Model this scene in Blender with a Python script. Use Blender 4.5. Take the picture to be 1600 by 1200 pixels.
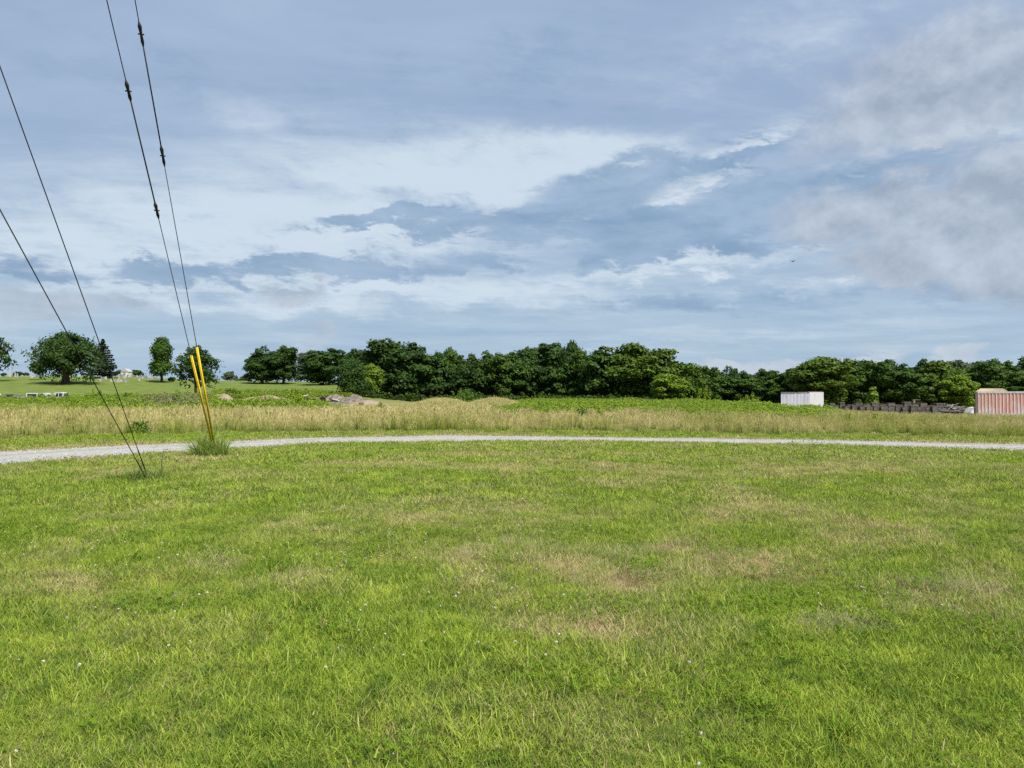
import bpy, math, random
import numpy as np

for o in list(bpy.data.objects):
    bpy.data.objects.remove(o)
scene = bpy.context.scene
COL = scene.collection
RNG = np.random.default_rng(7)
random.seed(7)
R = math.radians

# ------------------------------------------------------------------ camera
F = 1150.0                    # focal length in photo pixels (1600 wide)
EYE = 1.6
HOR = 615.0                   # photo row of the horizon
cam_d = bpy.data.cameras.new("camera")
cam = bpy.data.objects.new("camera", cam_d)
COL.objects.link(cam)
cam.location = (0, 0, EYE)
cam.rotation_euler = (R(90) + math.atan((HOR - 600) / F), 0, 0)
cam_d.sensor_width = 36.0
cam_d.lens = 36.0 * F / 1600.0
cam_d.clip_start = 0.05
cam_d.clip_end = 6000
scene.camera = cam

scene.view_settings.view_transform = 'Standard'
scene.view_settings.look = 'None'
scene.view_settings.exposure = 0.72
scene.view_settings.gamma = 1.0
scene.view_settings.use_curve_mapping = False
scene.cycles.max_bounces = 6
scene.cycles.diffuse_bounces = 3
scene.cycles.glossy_bounces = 2
scene.cycles.transmission_bounces = 3
scene.cycles.transparent_max_bounces = 6
scene.cycles.use_denoising = False
scene.cycles.sample_clamp_indirect = 6.0

# ------------------------------------------------------------------ node helper
class S:
    """A socket in a node tree; arithmetic makes Math nodes."""
    def __init__(self, nt, sock):
        self.nt, self.s = nt, sock
    def _m(self, op, *o, clamp=False):
        n = self.nt.nodes.new('ShaderNodeMath'); n.operation = op; n.use_clamp = clamp
        for i, v in enumerate((self,) + o):
            if isinstance(v, S): self.nt.links.new(v.s, n.inputs[i])
            else: n.inputs[i].default_value = v
        return S(self.nt, n.outputs[0])
    def __add__(self, o): return self._m('ADD', o)
    __radd__ = __add__
    def __sub__(self, o): return self._m('SUBTRACT', o)
    def __rsub__(self, o): return self._m('MULTIPLY_ADD', -1.0, o)
    def __mul__(self, o): return self._m('MULTIPLY', o)
    __rmul__ = __mul__
    def __truediv__(self, o): return self._m('DIVIDE', o)
    def f(self, op, *o): return self._m(op, *o)
    def clamp(self): return self._m('ADD', 0.0, clamp=True)
    def ss(self, a, b):
        n = self.nt.nodes.new('ShaderNodeMapRange'); n.interpolation_type = 'SMOOTHSTEP'
        self.nt.links.new(self.s, n.inputs['Value'])
        n.inputs['From Min'].default_value = a; n.inputs['From Max'].default_value = b
        return S(self.nt, n.outputs['Result'])

def xyz(nt, x, y, z):
    n = nt.nodes.new('ShaderNodeCombineXYZ')
    for i, v in enumerate((x, y, z)):
        if isinstance(v, S): nt.links.new(v.s, n.inputs[i])
        else: n.inputs[i].default_value = v
    return S(nt, n.outputs[0])

def sep(nt, v):
    n = nt.nodes.new('ShaderNodeSeparateXYZ'); nt.links.new(v.s, n.inputs[0])
    return [S(nt, n.outputs[i]) for i in range(3)]

def noise(nt, vec, scale, detail=4, rough=0.55, dist=0.0, lac=2.0, w=None):
    n = nt.nodes.new('ShaderNodeTexNoise')
    if w is not None:
        n.noise_dimensions = '4D'; n.inputs['W'].default_value = w
    n.inputs['Scale'].default_value = scale; n.inputs['Detail'].default_value = detail
    n.inputs['Roughness'].default_value = rough; n.inputs['Distortion'].default_value = dist
    n.inputs['Lacunarity'].default_value = lac
    if vec is not None: nt.links.new(vec.s, n.inputs['Vector'])
    return S(nt, n.outputs['Fac'])

def mix(nt, fac, a, b, mode='MIX'):
    n = nt.nodes.new('ShaderNodeMix'); n.data_type = 'RGBA'; n.blend_type = mode
    for idx, v in ((0, fac), (6, a), (7, b)):
        if isinstance(v, S): nt.links.new(v.s, n.inputs[idx])
        elif idx == 0: n.inputs[0].default_value = v
        else: n.inputs[idx].default_value = (*v, 1) if len(v) == 3 else v
    return S(nt, n.outputs[2])

def attr(nt, name, kind='GEOMETRY'):
    n = nt.nodes.new('ShaderNodeAttribute'); n.attribute_name = name; n.attribute_type = kind
    return S(nt, n.outputs['Fac'])

# ------------------------------------------------------------------ sun
SUN_EL, SUN_AZ = R(54), R(144)          # azimuth from +Y towards +X: behind the camera, to its right
sun_d = bpy.data.lights.new("sun", 'SUN')
sun_d.energy = 5.0
sun_d.angle = R(11)
sun_d.color = (1.0, 0.955, 0.88)
sun = bpy.data.objects.new("sun", sun_d); COL.objects.link(sun)
sun.rotation_euler = (R(90) - SUN_EL, 0, math.pi - SUN_AZ)
sun.location = (30, -40, 60)

# ------------------------------------------------------------------ sky
def sky_dir(px, py):
    x = (px - 800) / F; z = (HOR - py) / F
    return math.atan2(x, 1.0), math.atan2(z, math.hypot(x, 1.0))

def build_world():
    w = bpy.data.worlds.new("World"); scene.world = w; w.use_nodes = True
    nt = w.node_tree; nt.nodes.clear()
    out = nt.nodes.new('ShaderNodeOutputWorld'); bg = nt.nodes.new('ShaderNodeBackground')
    nt.links.new(bg.outputs[0], out.inputs[0])
    tc = nt.nodes.new('ShaderNodeTexCoord'); d = S(nt, tc.outputs['Generated'])
    x, y, z = sep(nt, d)
    az = x.f('ARCTAN2', y); el = z.f('ARCSINE')
    zz = z.f('MAXIMUM', 0.0) + 0.12
    ux, uy = x / zz, y / zz
    nA = noise(nt, xyz(nt, ux, uy, 0.0), 1.1, 8, 0.60, 0.3)                     # cloud deck seen from below
    nB = noise(nt, xyz(nt, ux * 0.75 + uy * 0.12, uy * 1.9 - ux * 0.25, 3.0), 1.5, 9, 0.64, 0.35)   # drawn-out streaks
    nP = noise(nt, xyz(nt, az, el * 2.1, 1.3), 7.0, 10, 0.64, 0.2)               # ragged edges
    nF = noise(nt, xyz(nt, az + el * 0.5, el * 2.4, 4.4), 17.0, 7, 0.66, 0.3)    # fine tatter
    nH = noise(nt, xyz(nt, az * 1.4, el * 15.0, 2.2), 3.4, 7, 0.60, 0.2)         # flat bars low down
    nW = noise(nt, xyz(nt, az, el * 2.6, 7.7), 3.2, 4, 0.55)
    azw = az + (nW - 0.5) * 0.12 + (nP - 0.5) * 0.15
    elw = el + (nP - 0.5) * 0.095 + (nF - 0.5) * 0.06
    def blob(px, py, rx, ry, amp=1.0, rot=0.0):
        a0, e0 = sky_dir(px, py)
        u = azw - a0; v = elw - e0
        c, s = math.cos(R(rot)), math.sin(R(rot))
        uu = (u * c + v * s) * (F / rx); vv = (v * c - u * s) * (F / ry)
        q = uu * uu + vv * vv
        return (1.0 - q * 0.42).f('MAXIMUM', 0.0).f('POWER', 1.6) * amp
    def total(bl):
        r = None
        for b in bl:
            q = blob(*b); r = q if r is None else r + q
        return r
    sky = nt.nodes.new('ShaderNodeTexSky'); sky.sky_type = 'NISHITA'; sky.sun_disc = False
    sky.sun_elevation = SUN_EL; sky.sun_rotation = SUN_AZ; sky.altitude = 150; sky.dust_density = 2.0
    nish = mix(nt, 1.0, S(nt, sky.outputs[0]), (0.07, 0.07, 0.07), 'MULTIPLY')
    veil = mix(nt, el.ss(0.0, 0.40), (0.440, 0.590, 0.735), (0.360, 0.478, 0.680))
    base = mix(nt, 0.88, nish, veil)
    low = el.ss(0.24, 0.05)
    base = mix(nt, ((nA - 0.5) * 2.6 + 0.35).clamp() * 0.30, base, (0.270, 0.405, 0.600))
    base = mix(nt, ((nB - 0.5) * 3.0 + 0.25).clamp() * 0.34, base, (0.530, 0.650, 0.790))
    base = mix(nt, (nH - 0.46).ss(0.0, 0.28) * low * 0.60, base, (0.580, 0.705, 0.800))
    base = mix(nt, (0.50 - nH).ss(0.0, 0.25) * low * 0.55, base, (0.285, 0.435, 0.620))
    # bright thin cloud
    bri = total([(330, 375, 420, 62, 0.70), (640, 290, 360, 100, 0.75), (760, 470, 600, 30, 0.45), (900, 245, 240, 40, 0.55, 6),
                 (200, 410, 330, 46, 0.55), (1230, 200, 110, 20, 0.6, 10), (1490, 215, 130, 20, 0.8),
                 (1035, 315, 60, 26, 1.0), (1130, 276, 90, 16, 0.6), (560, 378, 150, 18, 0.7, 4), (1080, 413, 210, 14, 0.85, 3), (760, 268, 220, 50, 0.5),
                 (850, 440, 420, 24, 0.45, 2), (1350, 430, 200, 16, 0.5, 3), (1100, 530, 420, 12, 0.45, 2),
                 (500, 480, 400, 20, 0.35, 2), (1080, 120, 330, 70, 0.22, 15), (1250, 50, 200, 70, 0.30), (340, 150, 120, 20, 0.25, -20),
                 (200, 295, 300, 40, 0.35, -4)])
    mB = (bri * 0.78 + (nB - 0.5) * 2.3 * (bri * 0.6 + 0.15) + (nF - 0.5) * 1.7 * (bri * 0.8 + 0.02)).ss(0.12, 0.95)
    col = mix(nt, mB * 0.86, base, (0.655, 0.760, 0.855))
    # darker blue-grey layer cloud
    nC0 = noise(nt, xyz(nt, az + el * 0.4, el * 3.0, 9.1), 8.0, 7, 0.60, 0.3)
    dark = total([(600, 347, 150, 16, 1.7, 2), (980, 268, 90, 22, 0.9, 12), (760, 350, 190, 22, 0.9), (900, 378, 330, 40, 0.85, 4), (1110, 256, 240, 32, 1.0, 11), (1010, 285, 190, 20, 0.9, 6),
                  (1230, 330, 280, 55, 0.75), (340, 428, 420, 18, 1.3, 3), (850, 130, 320, 100, 0.55, 5), (250, 200, 340, 50, 0.35),
                  (150, 60, 200, 70, 0.25), (1120, 385, 300, 16, 0.75, 3), (640, 60, 300, 50, 0.2), (1400, 240, 200, 40, 0.65),
                  (1480, 285, 140, 26, 1.1, -6), (900, 478, 420, 14, 0.5), (1330, 475, 300, 18, 0.5), (300, 120, 400, 40, 0.25, -8)])
    mD = (dark * 0.62 + (nA - 0.5) * 1.0 * (dark * 0.7 + 0.15) + (nF - 0.5) * 2.6 * (dark * 0.8 + 0.03) - (nP - 0.5) * 2.6 * dark - (nB - 0.5) * 1.6 * dark).ss(0.10, 0.85)
    col = mix(nt, mD * 0.84, col, mix(nt, ((nC0 - 0.5) * 3.0 + 0.4).clamp(), (0.215, 0.345, 0.520), (0.370, 0.500, 0.670)))
    # bright breaks where the deck is torn open
    gap = total([(1035, 312, 46, 17, 1.0, 8), (1140, 274, 70, 9, 0.75, 6), (1205, 207, 85, 11, 0.9, 8), (1480, 214, 90, 9, 1.0), (1100, 300, 70, 7, 0.6, 8), (820, 405, 50, 8, 0.7),
                 (1090, 412, 130, 9, 0.9, 3), (540, 372, 90, 9, 0.8, 4), (960, 268, 60, 10, 0.6, 10), (1330, 270, 60, 10, 0.4), (590, 545, 120, 5, 0.4), (1300, 425, 120, 8, 0.6, 3)])
    mG = (gap * 0.75 + (nF - 0.5) * 6.0 * gap.f('MINIMUM', 0.5) + (nB - 0.5) * 2.5 * gap.f('MINIMUM', 0.5)).ss(0.22, 1.05)
    col = mix(nt, mG * 0.78, col, (0.690, 0.775, 0.870))
    # low grey cumulus to the right, and small heads on the horizon
    cum = total([(1500, 355, 170, 60, 0.95), (1590, 330, 120, 65, 1.0), (1360, 335, 110, 38, 0.7), (1475, 442, 80, 28, 1.0), (1600, 450, 60, 28, 0.9),
                 (1550, 110, 210, 85, 0.75), (1420, 160, 180, 80, 0.45, 20),
                 (1160, 572, 70, 15, 1.1), (1240, 578, 90, 10, 0.8), (1355, 560, 40, 17, 1.2), (1500, 556, 32, 19, 1.2),
                 (480, 528, 38, 16, 0.6), (450, 460, 55, 14, 0.8), (50, 480, 110, 28, 0.7), (240, 485, 50, 12, 0.6)])
    nC = noise(nt, xyz(nt, az, el * 1.3, 5.1), 10.0, 9, 0.62, 0.1)
    mC = (cum + (nC - 0.5) * 2.4 * (cum * 1.0 + 0.02).f('MINIMUM', 0.5)).ss(0.22, 0.85)
    nC2 = noise(nt, xyz(nt, az + 0.010, el * 1.3 + 0.026, 5.1), 10.0, 5, 0.60, 0.1)
    lit = (nC - nC2) * 3.4 + 0.50
    ccol = mix(nt, lit.clamp(), (0.350, 0.412, 0.515), (0.560, 0.625, 0.730))
    ccol = mix(nt, el.ss(0.12, 0.0) * 0.6, ccol, (0.68, 0.755, 0.82))
    col = mix(nt, mC * 0.78, col, ccol)
    # below the horizon: a dim ground colour
    col = mix(nt, z.ss(-0.02, -0.10), col, (0.10, 0.12, 0.06))
    nt.links.new(col.s, bg.inputs['Color'])
    bg.inputs['Strength'].default_value = SKY_GAIN
    w.cycles.sampling_method = 'MANUAL'; w.cycles.sample_map_resolution = 512
SKY_GAIN = 2.0 ** -scene.view_settings.exposure
build_world()

# ------------------------------------------------------------------ object helpers
def link(o): COL.objects.link(o); return o

def np_mesh(name, V, polys, attrs=None, mats=(), mat_idx=None, smooth=False):
    """polys: list of int arrays (n,k). attrs: {name: (domain, array)}"""
    me = bpy.data.meshes.new(name)
    V = np.asarray(V, np.float32).reshape(-1, 3)
    polys = [np.asarray(p, np.int32) for p in polys if len(p)]
    nl = sum(p.size for p in polys); npoly = sum(len(p) for p in polys)
    me.vertices.add(len(V)); me.vertices.foreach_set('co', V.ravel())
    me.loops.add(nl); me.loops.foreach_set('vertex_index', np.concatenate([p.ravel() for p in polys]) if nl else [])
    me.polygons.add(npoly)
    sizes = np.concatenate([np.full(len(p), p.shape[1], np.int32) for p in polys])
    starts = np.concatenate([[0], np.cumsum(sizes)[:-1]]).astype(np.int32)
    me.polygons.foreach_set('loop_start', starts)
    if mat_idx is not None: me.polygons.foreach_set('material_index', np.asarray(mat_idx, np.int32))
    me.polygons.foreach_set('use_smooth', np.full(npoly, smooth))
    for m in mats: me.materials.append(m)
    me.update(calc_edges=True)
    for k, (dom, arr) in (attrs or {}).items():
        a = me.attributes.new(k, 'FLOAT', dom); a.data.foreach_set('value', np.asarray(arr, np.float32))
    me.validate()
    return me

class MB:
    """Collects simple solids; build() links them as ONE mesh object."""
    def __init__(self): self.v, self.f, self.m = [], [], []
    def add(self, vs, fs, m=0):
        n = len(self.v); self.v += [tuple(v) for v in vs]
        self.f += [tuple(i + n for i in f) for f in fs]; self.m += [m] * len(fs)
    def box(self, c, s, m=0, rz=0.0, taper=1.0):
        x, y, z = (q / 2 for q in s); co, si = math.cos(rz), math.sin(rz); vs = []
        for dz in (-1, 1):
            k = taper if dz > 0 else 1.0
            for dx, dy in ((-1, -1), (1, -1), (1, 1), (-1, 1)):
                a, b = dx * x * k, dy * y * k
                vs.append((c[0] + a * co - b * si, c[1] + a * si + b * co, c[2] + dz * z))
        self.add(vs, [(3, 2, 1, 0), (4, 5, 6, 7), (0, 1, 5, 4), (1, 2, 6, 5), (2, 3, 7, 6), (3, 0, 4, 7)], m)
    def tube(self, pts, rad, n=8, m=0, caps=True):
        pts = [np.array(p, float) for p in pts]
        if not hasattr(rad, '__len__'): rad = [rad] * len(pts)
        vs, fs = [], []
        for i, p in enumerate(pts):
            d = pts[min(i + 1, len(pts) - 1)] - pts[max(i - 1, 0)]; d /= max(np.linalg.norm(d), 1e-9)
            u = np.cross(d, (0, 0, 1)) if abs(d[2]) < 0.95 else np.cross(d, (1, 0, 0)); u /= np.linalg.norm(u)
            w = np.cross(d, u)
            for k in range(n):
                a = 2 * math.pi * k / n
                vs.append(p + rad[i] * (math.cos(a) * u + math.sin(a) * w))
        for i in range(len(pts) - 1):
            for k in range(n):
                fs.append((i * n + k, i * n + (k + 1) % n, (i + 1) * n + (k + 1) % n, (i + 1) * n + k))
        if caps:
            fs.append(tuple(range(n - 1, -1, -1))); fs.append(tuple((len(pts) - 1) * n + k for k in range(n)))
        self.add(vs, fs, m)
    def prism(self, prof, y0, y1, m=0):
        """prof: (x,z) outline extruded along y"""
        n = len(prof)
        vs = [(x, y0, z) for x, z in prof] + [(x, y1, z) for x, z in prof]
        fs = [tuple(range(n)), tuple(range(2 * n - 1, n - 1, -1))]
        fs += [(i, i + n, (i + 1) % n + n, (i + 1) % n) for i in range(n)]
        self.add(vs, fs, m)
    def mesh(self, name, mats, smooth=False):
        me = bpy.data.meshes.new(name); me.from_pydata(self.v, [], self.f)
        for m in (mats if isinstance(mats, (list, tuple)) else [mats]): me.materials.append(m)
        me.polygons.foreach_set('material_index', self.m)
        me.polygons.foreach_set('use_smooth', [smooth] * len(self.f)); me.update()
        import bmesh
        b = bmesh.new(); b.from_mesh(me); bmesh.ops.recalc_face_normals(b, faces=b.faces); b.to_mesh(me); b.free()
        return me
    def build(self, name, mats, parent=None, smooth=False):
        return obj(name, self.mesh(name, mats, smooth), parent)

def obj(name, me, parent=None):
    o = bpy.data.objects.new(name, me); link(o)
    if parent is not None: o.parent = parent
    return o

def tag(o, label=None, cat=None, group=None, kind=None):
    if label: o['label'] = label
    if cat: o['category'] = cat
    if group: o['group'] = group
    if kind: o['kind'] = kind
    return o

def thing(name, label, cat, loc=(0, 0, 0), rz=0.0, group=None):
    o = bpy.data.objects.new(name, None); link(o)
    o.location = loc; o.rotation_euler = (0, 0, rz); o.empty_display_size = 0.3
    return tag(o, label, cat, group)

def dup(root, loc=None, rz=None, scale=None, label=None, group=None):
    r = root.copy(); COL.objects.link(r)
    if loc is not None: r.location = loc
    if rz is not None: r.rotation_euler = (0, 0, rz)
    if scale is not None: r.scale = scale
    if label: r['label'] = label
    if group: r['group'] = group
    for ch in list(root.children):
        c = ch.copy(); COL.objects.link(c); c.parent = r
        for g in list(ch.children):
            e = g.copy(); COL.objects.link(e); e.parent = c
    return r

# ------------------------------------------------------------------ terrain
def _hash(ix, iy, seed):
    h = (ix.astype(np.int64) * 374761393 + iy.astype(np.int64) * 668265263 + seed * 974634777) & 0xFFFFFFFF
    h = ((h ^ (h >> 13)) * 1274126177) & 0xFFFFFFFF
    return ((h ^ (h >> 16)) & 0xFFFF) / 65535.0
def vnoise(x, y, seed=0):
    ix, iy = np.floor(x), np.floor(y); fx, fy = x - ix, y - iy
    fx, fy = fx * fx * (3 - 2 * fx), fy * fy * (3 - 2 * fy)
    a, b = _hash(ix, iy, seed), _hash(ix + 1, iy, seed)
    c, d = _hash(ix, iy + 1, seed), _hash(ix + 1, iy + 1, seed)
    return (a * (1 - fx) + b * fx) * (1 - fy) + (c * (1 - fx) + d * fx) * fy
def fbm(x, y, seed=0, octv=4, gain=0.5):
    r, a, t = 0.0, 1.0, 0.0
    for k in range(octv):
        r = r + a * vnoise(x * 2 ** k, y * 2 ** k, seed + k * 17); t += a; a *= gain
    return r / t
def sst(a, b, x):
    t = np.clip((x - a) / (b - a), 0, 1); return t * t * (3 - 2 * t)

def terr(X, Y):
    X = np.asarray(X, float); Y = np.asarray(Y, float)
    # cemetery hill on the left
    y0 = 78 + 34 * sst(-45, -75, X)
    full = -10 - 0.18 * np.clip(Y, 0, 260)
    side = sst(full + 22, full, X)
    H = 5.0 + 0.5 * sst(-50, -80, X) + 1.3 * sst(-85, -125, X)
    t = np.clip((Y - y0) / (222 - y0), 0, 1.0)
    prof = t * (0.75 + 0.25 * t) - 0.0 * t
    far = sst(600, 225, Y)
    hill = H * side * prof * (0.35 + 0.65 * far)
    # the yard on the right lies lower
    dip = -2.25 * sst(24, 48, X) * sst(34, 84, Y) * (1 - 0.26 * sst(96, 114, Y))
    bumps = (fbm(X / 9.0, Y / 9.0, 3, 2) - 0.5) * 0.10 * sst(4, 12, Y) + (fbm(X / 2.4, Y / 2.4, 5, 1) - 0.5) * 0.05
    return hill + dip + bumps
def tz(x, y): return float(terr(np.array([x]), np.array([y]))[0])
def at(px, Y, dz=0.0):
    x = (px - 800) / F * Y
    return (x, Y, tz(x, Y) + dz)
def on_lawn(px, py):
    d = EYE * F / (py - HOR); return ((px - 800) / F * d, d)

# road edges read off the photo as (px, far row, near row)
ROAD = [(-220, 722, 748), (-100, 714, 737), (0, 708.5, 726), (125, 701, 715), (200, 697.5, 710), (300, 694, 704.5), (400, 689.5, 699.5), (500, 685.2, 694.3), (600, 682.6, 691),
        (700, 681.6, 689.8), (800, 682, 689.6), (900, 683.2, 690.2), (1000, 684.6, 691.2), (1100, 686.4, 692.8), (1250, 688.8, 695.3),
        (1400, 691.8, 699.3), (1600, 696.5, 706), (1750, 700.5, 712), (1900, 706, 720)]
_px = np.array([r[0] for r in ROAD], float)
_far = np.array([EYE * F / (r[1] - HOR) for r in ROAD]); _near = np.array([EYE * F / (r[2] - HOR) for r in ROAD])
_tx = (_px - 800) / F
def road_far(t): return np.interp(t, _tx, _far)       # t = X / Y
def road_near(t): return np.interp(t, _tx, _near)
def road_s(X, Y):
    """0 at the near edge, 1 at the far edge of the gravel lane"""
    t = X / np.maximum(Y, 1e-3); n, f = road_near(t), road_far(t)
    return (Y - n) / (f - n)

# lawn dryness, read off the photo: (px, row, rx px, ry px, amount)
DRY = [(900, 925, 150, 45, 0.62), (1000, 905, 110, 18, 0.45), (1200, 890, 130, 25, 0.5), (1500, 930, 110, 22, 0.65), (1300, 990, 70, 16, 0.55), (830, 985, 90, 22, 0.5),
       (790, 870, 120, 18, 0.4), (620, 872, 60, 10, 0.5), (1060, 858, 40, 9, 0.6), (1400, 850, 110, 16, 0.3), (330, 880, 80, 14, 0.3), (470, 900, 70, 12, 0.3),
       (930, 1000, 90, 16, 0.4), (1110, 800, 170, 14, 0.3), (700, 730, 500, 14, 0.22), (1100, 1030, 60, 12, 0.3), (350, 905, 60, 18, 0.25), (1450, 790, 200, 20, 0.2), (640, 820, 200, 14, 0.25), (110, 915, 60, 20, 0.2)]
LUSH = [(200, 880, 60, 12, 0.4), (420, 888, 40, 10, 0.5), (660, 1000, 160, 40, 0.3), (1480, 865, 140, 12, 0.3), (1190, 1105, 70, 25, 0.3), (1350, 880, 80, 10, 0.25),
        (100, 1100, 260, 90, 0.2), (1500, 1080, 220, 90, 0.25), (300, 770, 250, 14, 0.2), (350, 990, 200, 40, 0.15), (640, 745, 220, 12, 0.2)]
def dryness(X, Y):
    v = 0.16 + 0.13 * sst(6, 15, Y)
    py = HOR + EYE * F / np.maximum(Y, 1.5); px = 800 + F * X / np.maximum(Y, 1.5)
    wob = (fbm(X / 0.35, Y / 0.7, 21, 3) - 0.5)
    for L, s in ((DRY, 1), (LUSH, -1)):
        for (a, b, rx, ry, k) in L:
            q = ((px - a) / rx) ** 2 + ((py - b) / ry) ** 2
            v = v + s * k * 0.72 * np.clip(np.exp(-1.1 * q) * (1 + 5.0 * wob), 0, 1.6)
    v = v + (fbm(X / 0.9, Y / 1.2, 31, 5, 0.65) - 0.5) * 1.25 + (fbm(X / 5.0, Y / 7.0, 41, 3) - 0.5) * 0.50
    return np.clip(v, 0, 1)

# ------------------------------------------------------------------ materials
def new_mat(name):
    m = bpy.data.materials.new(name); m.use_nodes = True
    nt = m.node_tree; nt.nodes.clear()
    out = nt.nodes.new('ShaderNodeOutputMaterial')
    return m, nt, out
def principled(nt, out, col, rough=0.8, spec=0.2, metal=0.0, bump=None, bump_d=0.01, trans=0.0):
    p = nt.nodes.new('ShaderNodeBsdfPrincipled')
    if isinstance(col, S): nt.links.new(col.s, p.inputs['Base Color'])
    else: p.inputs['Base Color'].default_value = (*col, 1)
    if isinstance(rough, S): nt.links.new(rough.s, p.inputs['Roughness'])
    else: p.inputs['Roughness'].default_value = rough
    p.inputs['Specular IOR Level'].default_value = spec; p.inputs['Metallic'].default_value = metal
    if bump is not None:
        b = nt.nodes.new('ShaderNodeBump'); b.inputs['Distance'].default_value = bump_d; b.inputs['Strength'].default_value = 0.7
        nt.links.new(bump.s, b.inputs['Height']); nt.links.new(b.outputs[0], p.inputs['Normal'])
    last = p.outputs[0]
    if trans:
        t = nt.nodes.new('ShaderNodeBsdfTranslucent')
        if isinstance(col, S): nt.links.new(col.s, t.inputs['Color'])
        else: t.inputs['Color'].default_value = (*col, 1)
        mx = nt.nodes.new('ShaderNodeMixShader'); mx.inputs[0].default_value = trans
        nt.links.new(last, mx.inputs[1]); nt.links.new(t.outputs[0], mx.inputs[2]); last = mx.outputs[0]
    nt.links.new(last, out.inputs[0])
    return p
def geo_pos(nt): return S(nt, nt.nodes.new('ShaderNodeNewGeometry').outputs['Position'])
def obj_pos(nt): return S(nt, nt.nodes.new('ShaderNodeTexCoord').outputs['Object'])
def obj_rand(nt): return S(nt, nt.nodes.new('ShaderNodeObjectInfo').outputs['Random'])

def paint_mat(name, a, b, scale=3.0, rough=0.6, spec=0.3, metal=0.0, streak=1.0, thr=(0.35, 0.7), rnd=0.0, bump_d=0.004):
    """plain surface with blotchy second colour; streak>1 stretches the blotches vertically"""
    m, nt, out = new_mat(name)
    p = obj_pos(nt); x, y, z = sep(nt, p)
    v = xyz(nt, x, y, z * (1.0 / streak))
    n = noise(nt, v, scale, 6, 0.62)
    c = mix(nt, n.ss(*thr), a, b)
    if rnd:
        c = mix(nt, obj_rand(nt) * rnd, c, b)
    principled(nt, out, c, rough, spec, metal, noise(nt, v, scale * 6, 3) if bump_d > 0 else None, bump_d)
    return m

GREEN, LIME, DARKG, STRAW, BROWN = (0.150, 0.252, 0.022), (0.335, 0.415, 0.052), (0.042, 0.115, 0.012), (0.560, 0.480, 0.240), (0.260, 0.175, 0.100)
def mat_lawn_blade():
    m, nt, out = new_mat("lawn_blade")
    dry = attr(nt, "tint", 'INSTANCER'); r = attr(nt, "rnd"); h = attr(nt, "h"); ir = obj_rand(nt)
    g = mix(nt, r, DARKG, LIME)
    g = mix(nt, ir.ss(0.3, 0.9) * 0.5, g, GREEN)
    wp = geo_pos(nt)
    pn = noise(nt, wp, 1.4, 5, 0.62); pn2 = noise(nt, wp, 5.0, 4, 0.6, w=None)
    g = mix(nt, pn.ss(0.48, 0.62) * 0.75, g, LIME)
    g = mix(nt, pn2.ss(0.52, 0.64) * 0.8, g, DARKG)
    g = mix(nt, h * 0.30, g, LIME)
    r2 = (r * 7.31).f('FRACT')
    k = (dry * 1.25 + (r2 - 0.5) * 0.75).ss(0.25, 0.85)
    st = mix(nt, (r * 3.7).f('FRACT'), STRAW, (0.33, 0.30, 0.12))
    st = mix(nt, noise(nt, wp, 2.3, 4, 0.6).ss(0.50, 0.64) * 0.75, st, BROWN)
    c = mix(nt, k, g, st)
    principled(nt, out, c, 0.55, 0.12, trans=0.36)
    return m
def mat_leafy(name, a, b, c2, trans=0.3, spec=0.10, dry=None):
    m, nt, out = new_mat(name)
    r = attr(nt, "rnd"); ir = obj_rand(nt)
    c = mix(nt, r, a, b)
    c = mix(nt, ir * 0.55, c, c2)
    if dry:
        c = mix(nt, attr(nt, "tint", 'INSTANCER'), c, dry)
    principled(nt, out, c, 0.55, spec, trans=trans)
    return m
def mat_tall():
    m, nt, out = new_mat("tall_grass_blade")
    r = attr(nt, "rnd"); h = attr(nt, "h"); hd = attr(nt, "head"); t = attr(nt, "tint", 'INSTANCER')
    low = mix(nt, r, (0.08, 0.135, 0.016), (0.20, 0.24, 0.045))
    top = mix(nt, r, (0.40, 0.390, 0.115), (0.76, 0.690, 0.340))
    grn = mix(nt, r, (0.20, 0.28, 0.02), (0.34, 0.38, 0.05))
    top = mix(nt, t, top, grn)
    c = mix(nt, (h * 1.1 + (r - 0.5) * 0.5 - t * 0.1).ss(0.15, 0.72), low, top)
    c = mix(nt, hd * 0.8, c, mix(nt, t * 0.75, mix(nt, r, (0.62, 0.510, 0.265), (0.48, 0.390, 0.200)), grn))
    ir = obj_rand(nt)
    c = mix(nt, ir.ss(0.30, 0.0) * 0.35, c, (0.17, 0.17, 0.06))
    c = mix(nt, ir.ss(0.65, 1.0) * 0.45, c, (0.56, 0.48, 0.25))
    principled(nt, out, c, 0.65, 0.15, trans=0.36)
    return m
M = {}
M['lawn'] = mat_lawn_blade()
M['tall'] = mat_tall()
M['clover'] = mat_leafy("clover_leaf", (0.065, 0.135, 0.006), (0.145, 0.230, 0.012), (0.105, 0.175, 0.010), 0.25)
M['flower'] = mat_leafy("clover_flower", (0.52, 0.49, 0.40), (0.60, 0.57, 0.50), (0.45, 0.38, 0.27), 0.2)
M['weed'] = mat_leafy("weed_leaf", (0.110, 0.195, 0.016), (0.300, 0.375, 0.036), (0.120, 0.195, 0.022), 0.36, dry=(0.22, 0.19, 0.13))
M['bush'] = mat_leafy("bush_leaf", (0.060, 0.125, 0.018), (0.130, 0.205, 0.030), (0.090, 0.150, 0.025), 0.3)
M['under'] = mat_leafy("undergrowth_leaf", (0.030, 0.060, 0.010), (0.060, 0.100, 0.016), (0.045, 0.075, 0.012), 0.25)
M['tuft'] = mat_leafy("tuft_blade", (0.130, 0.220, 0.022), (0.320, 0.400, 0.085), (0.20, 0.29, 0.045), 0.4)
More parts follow.
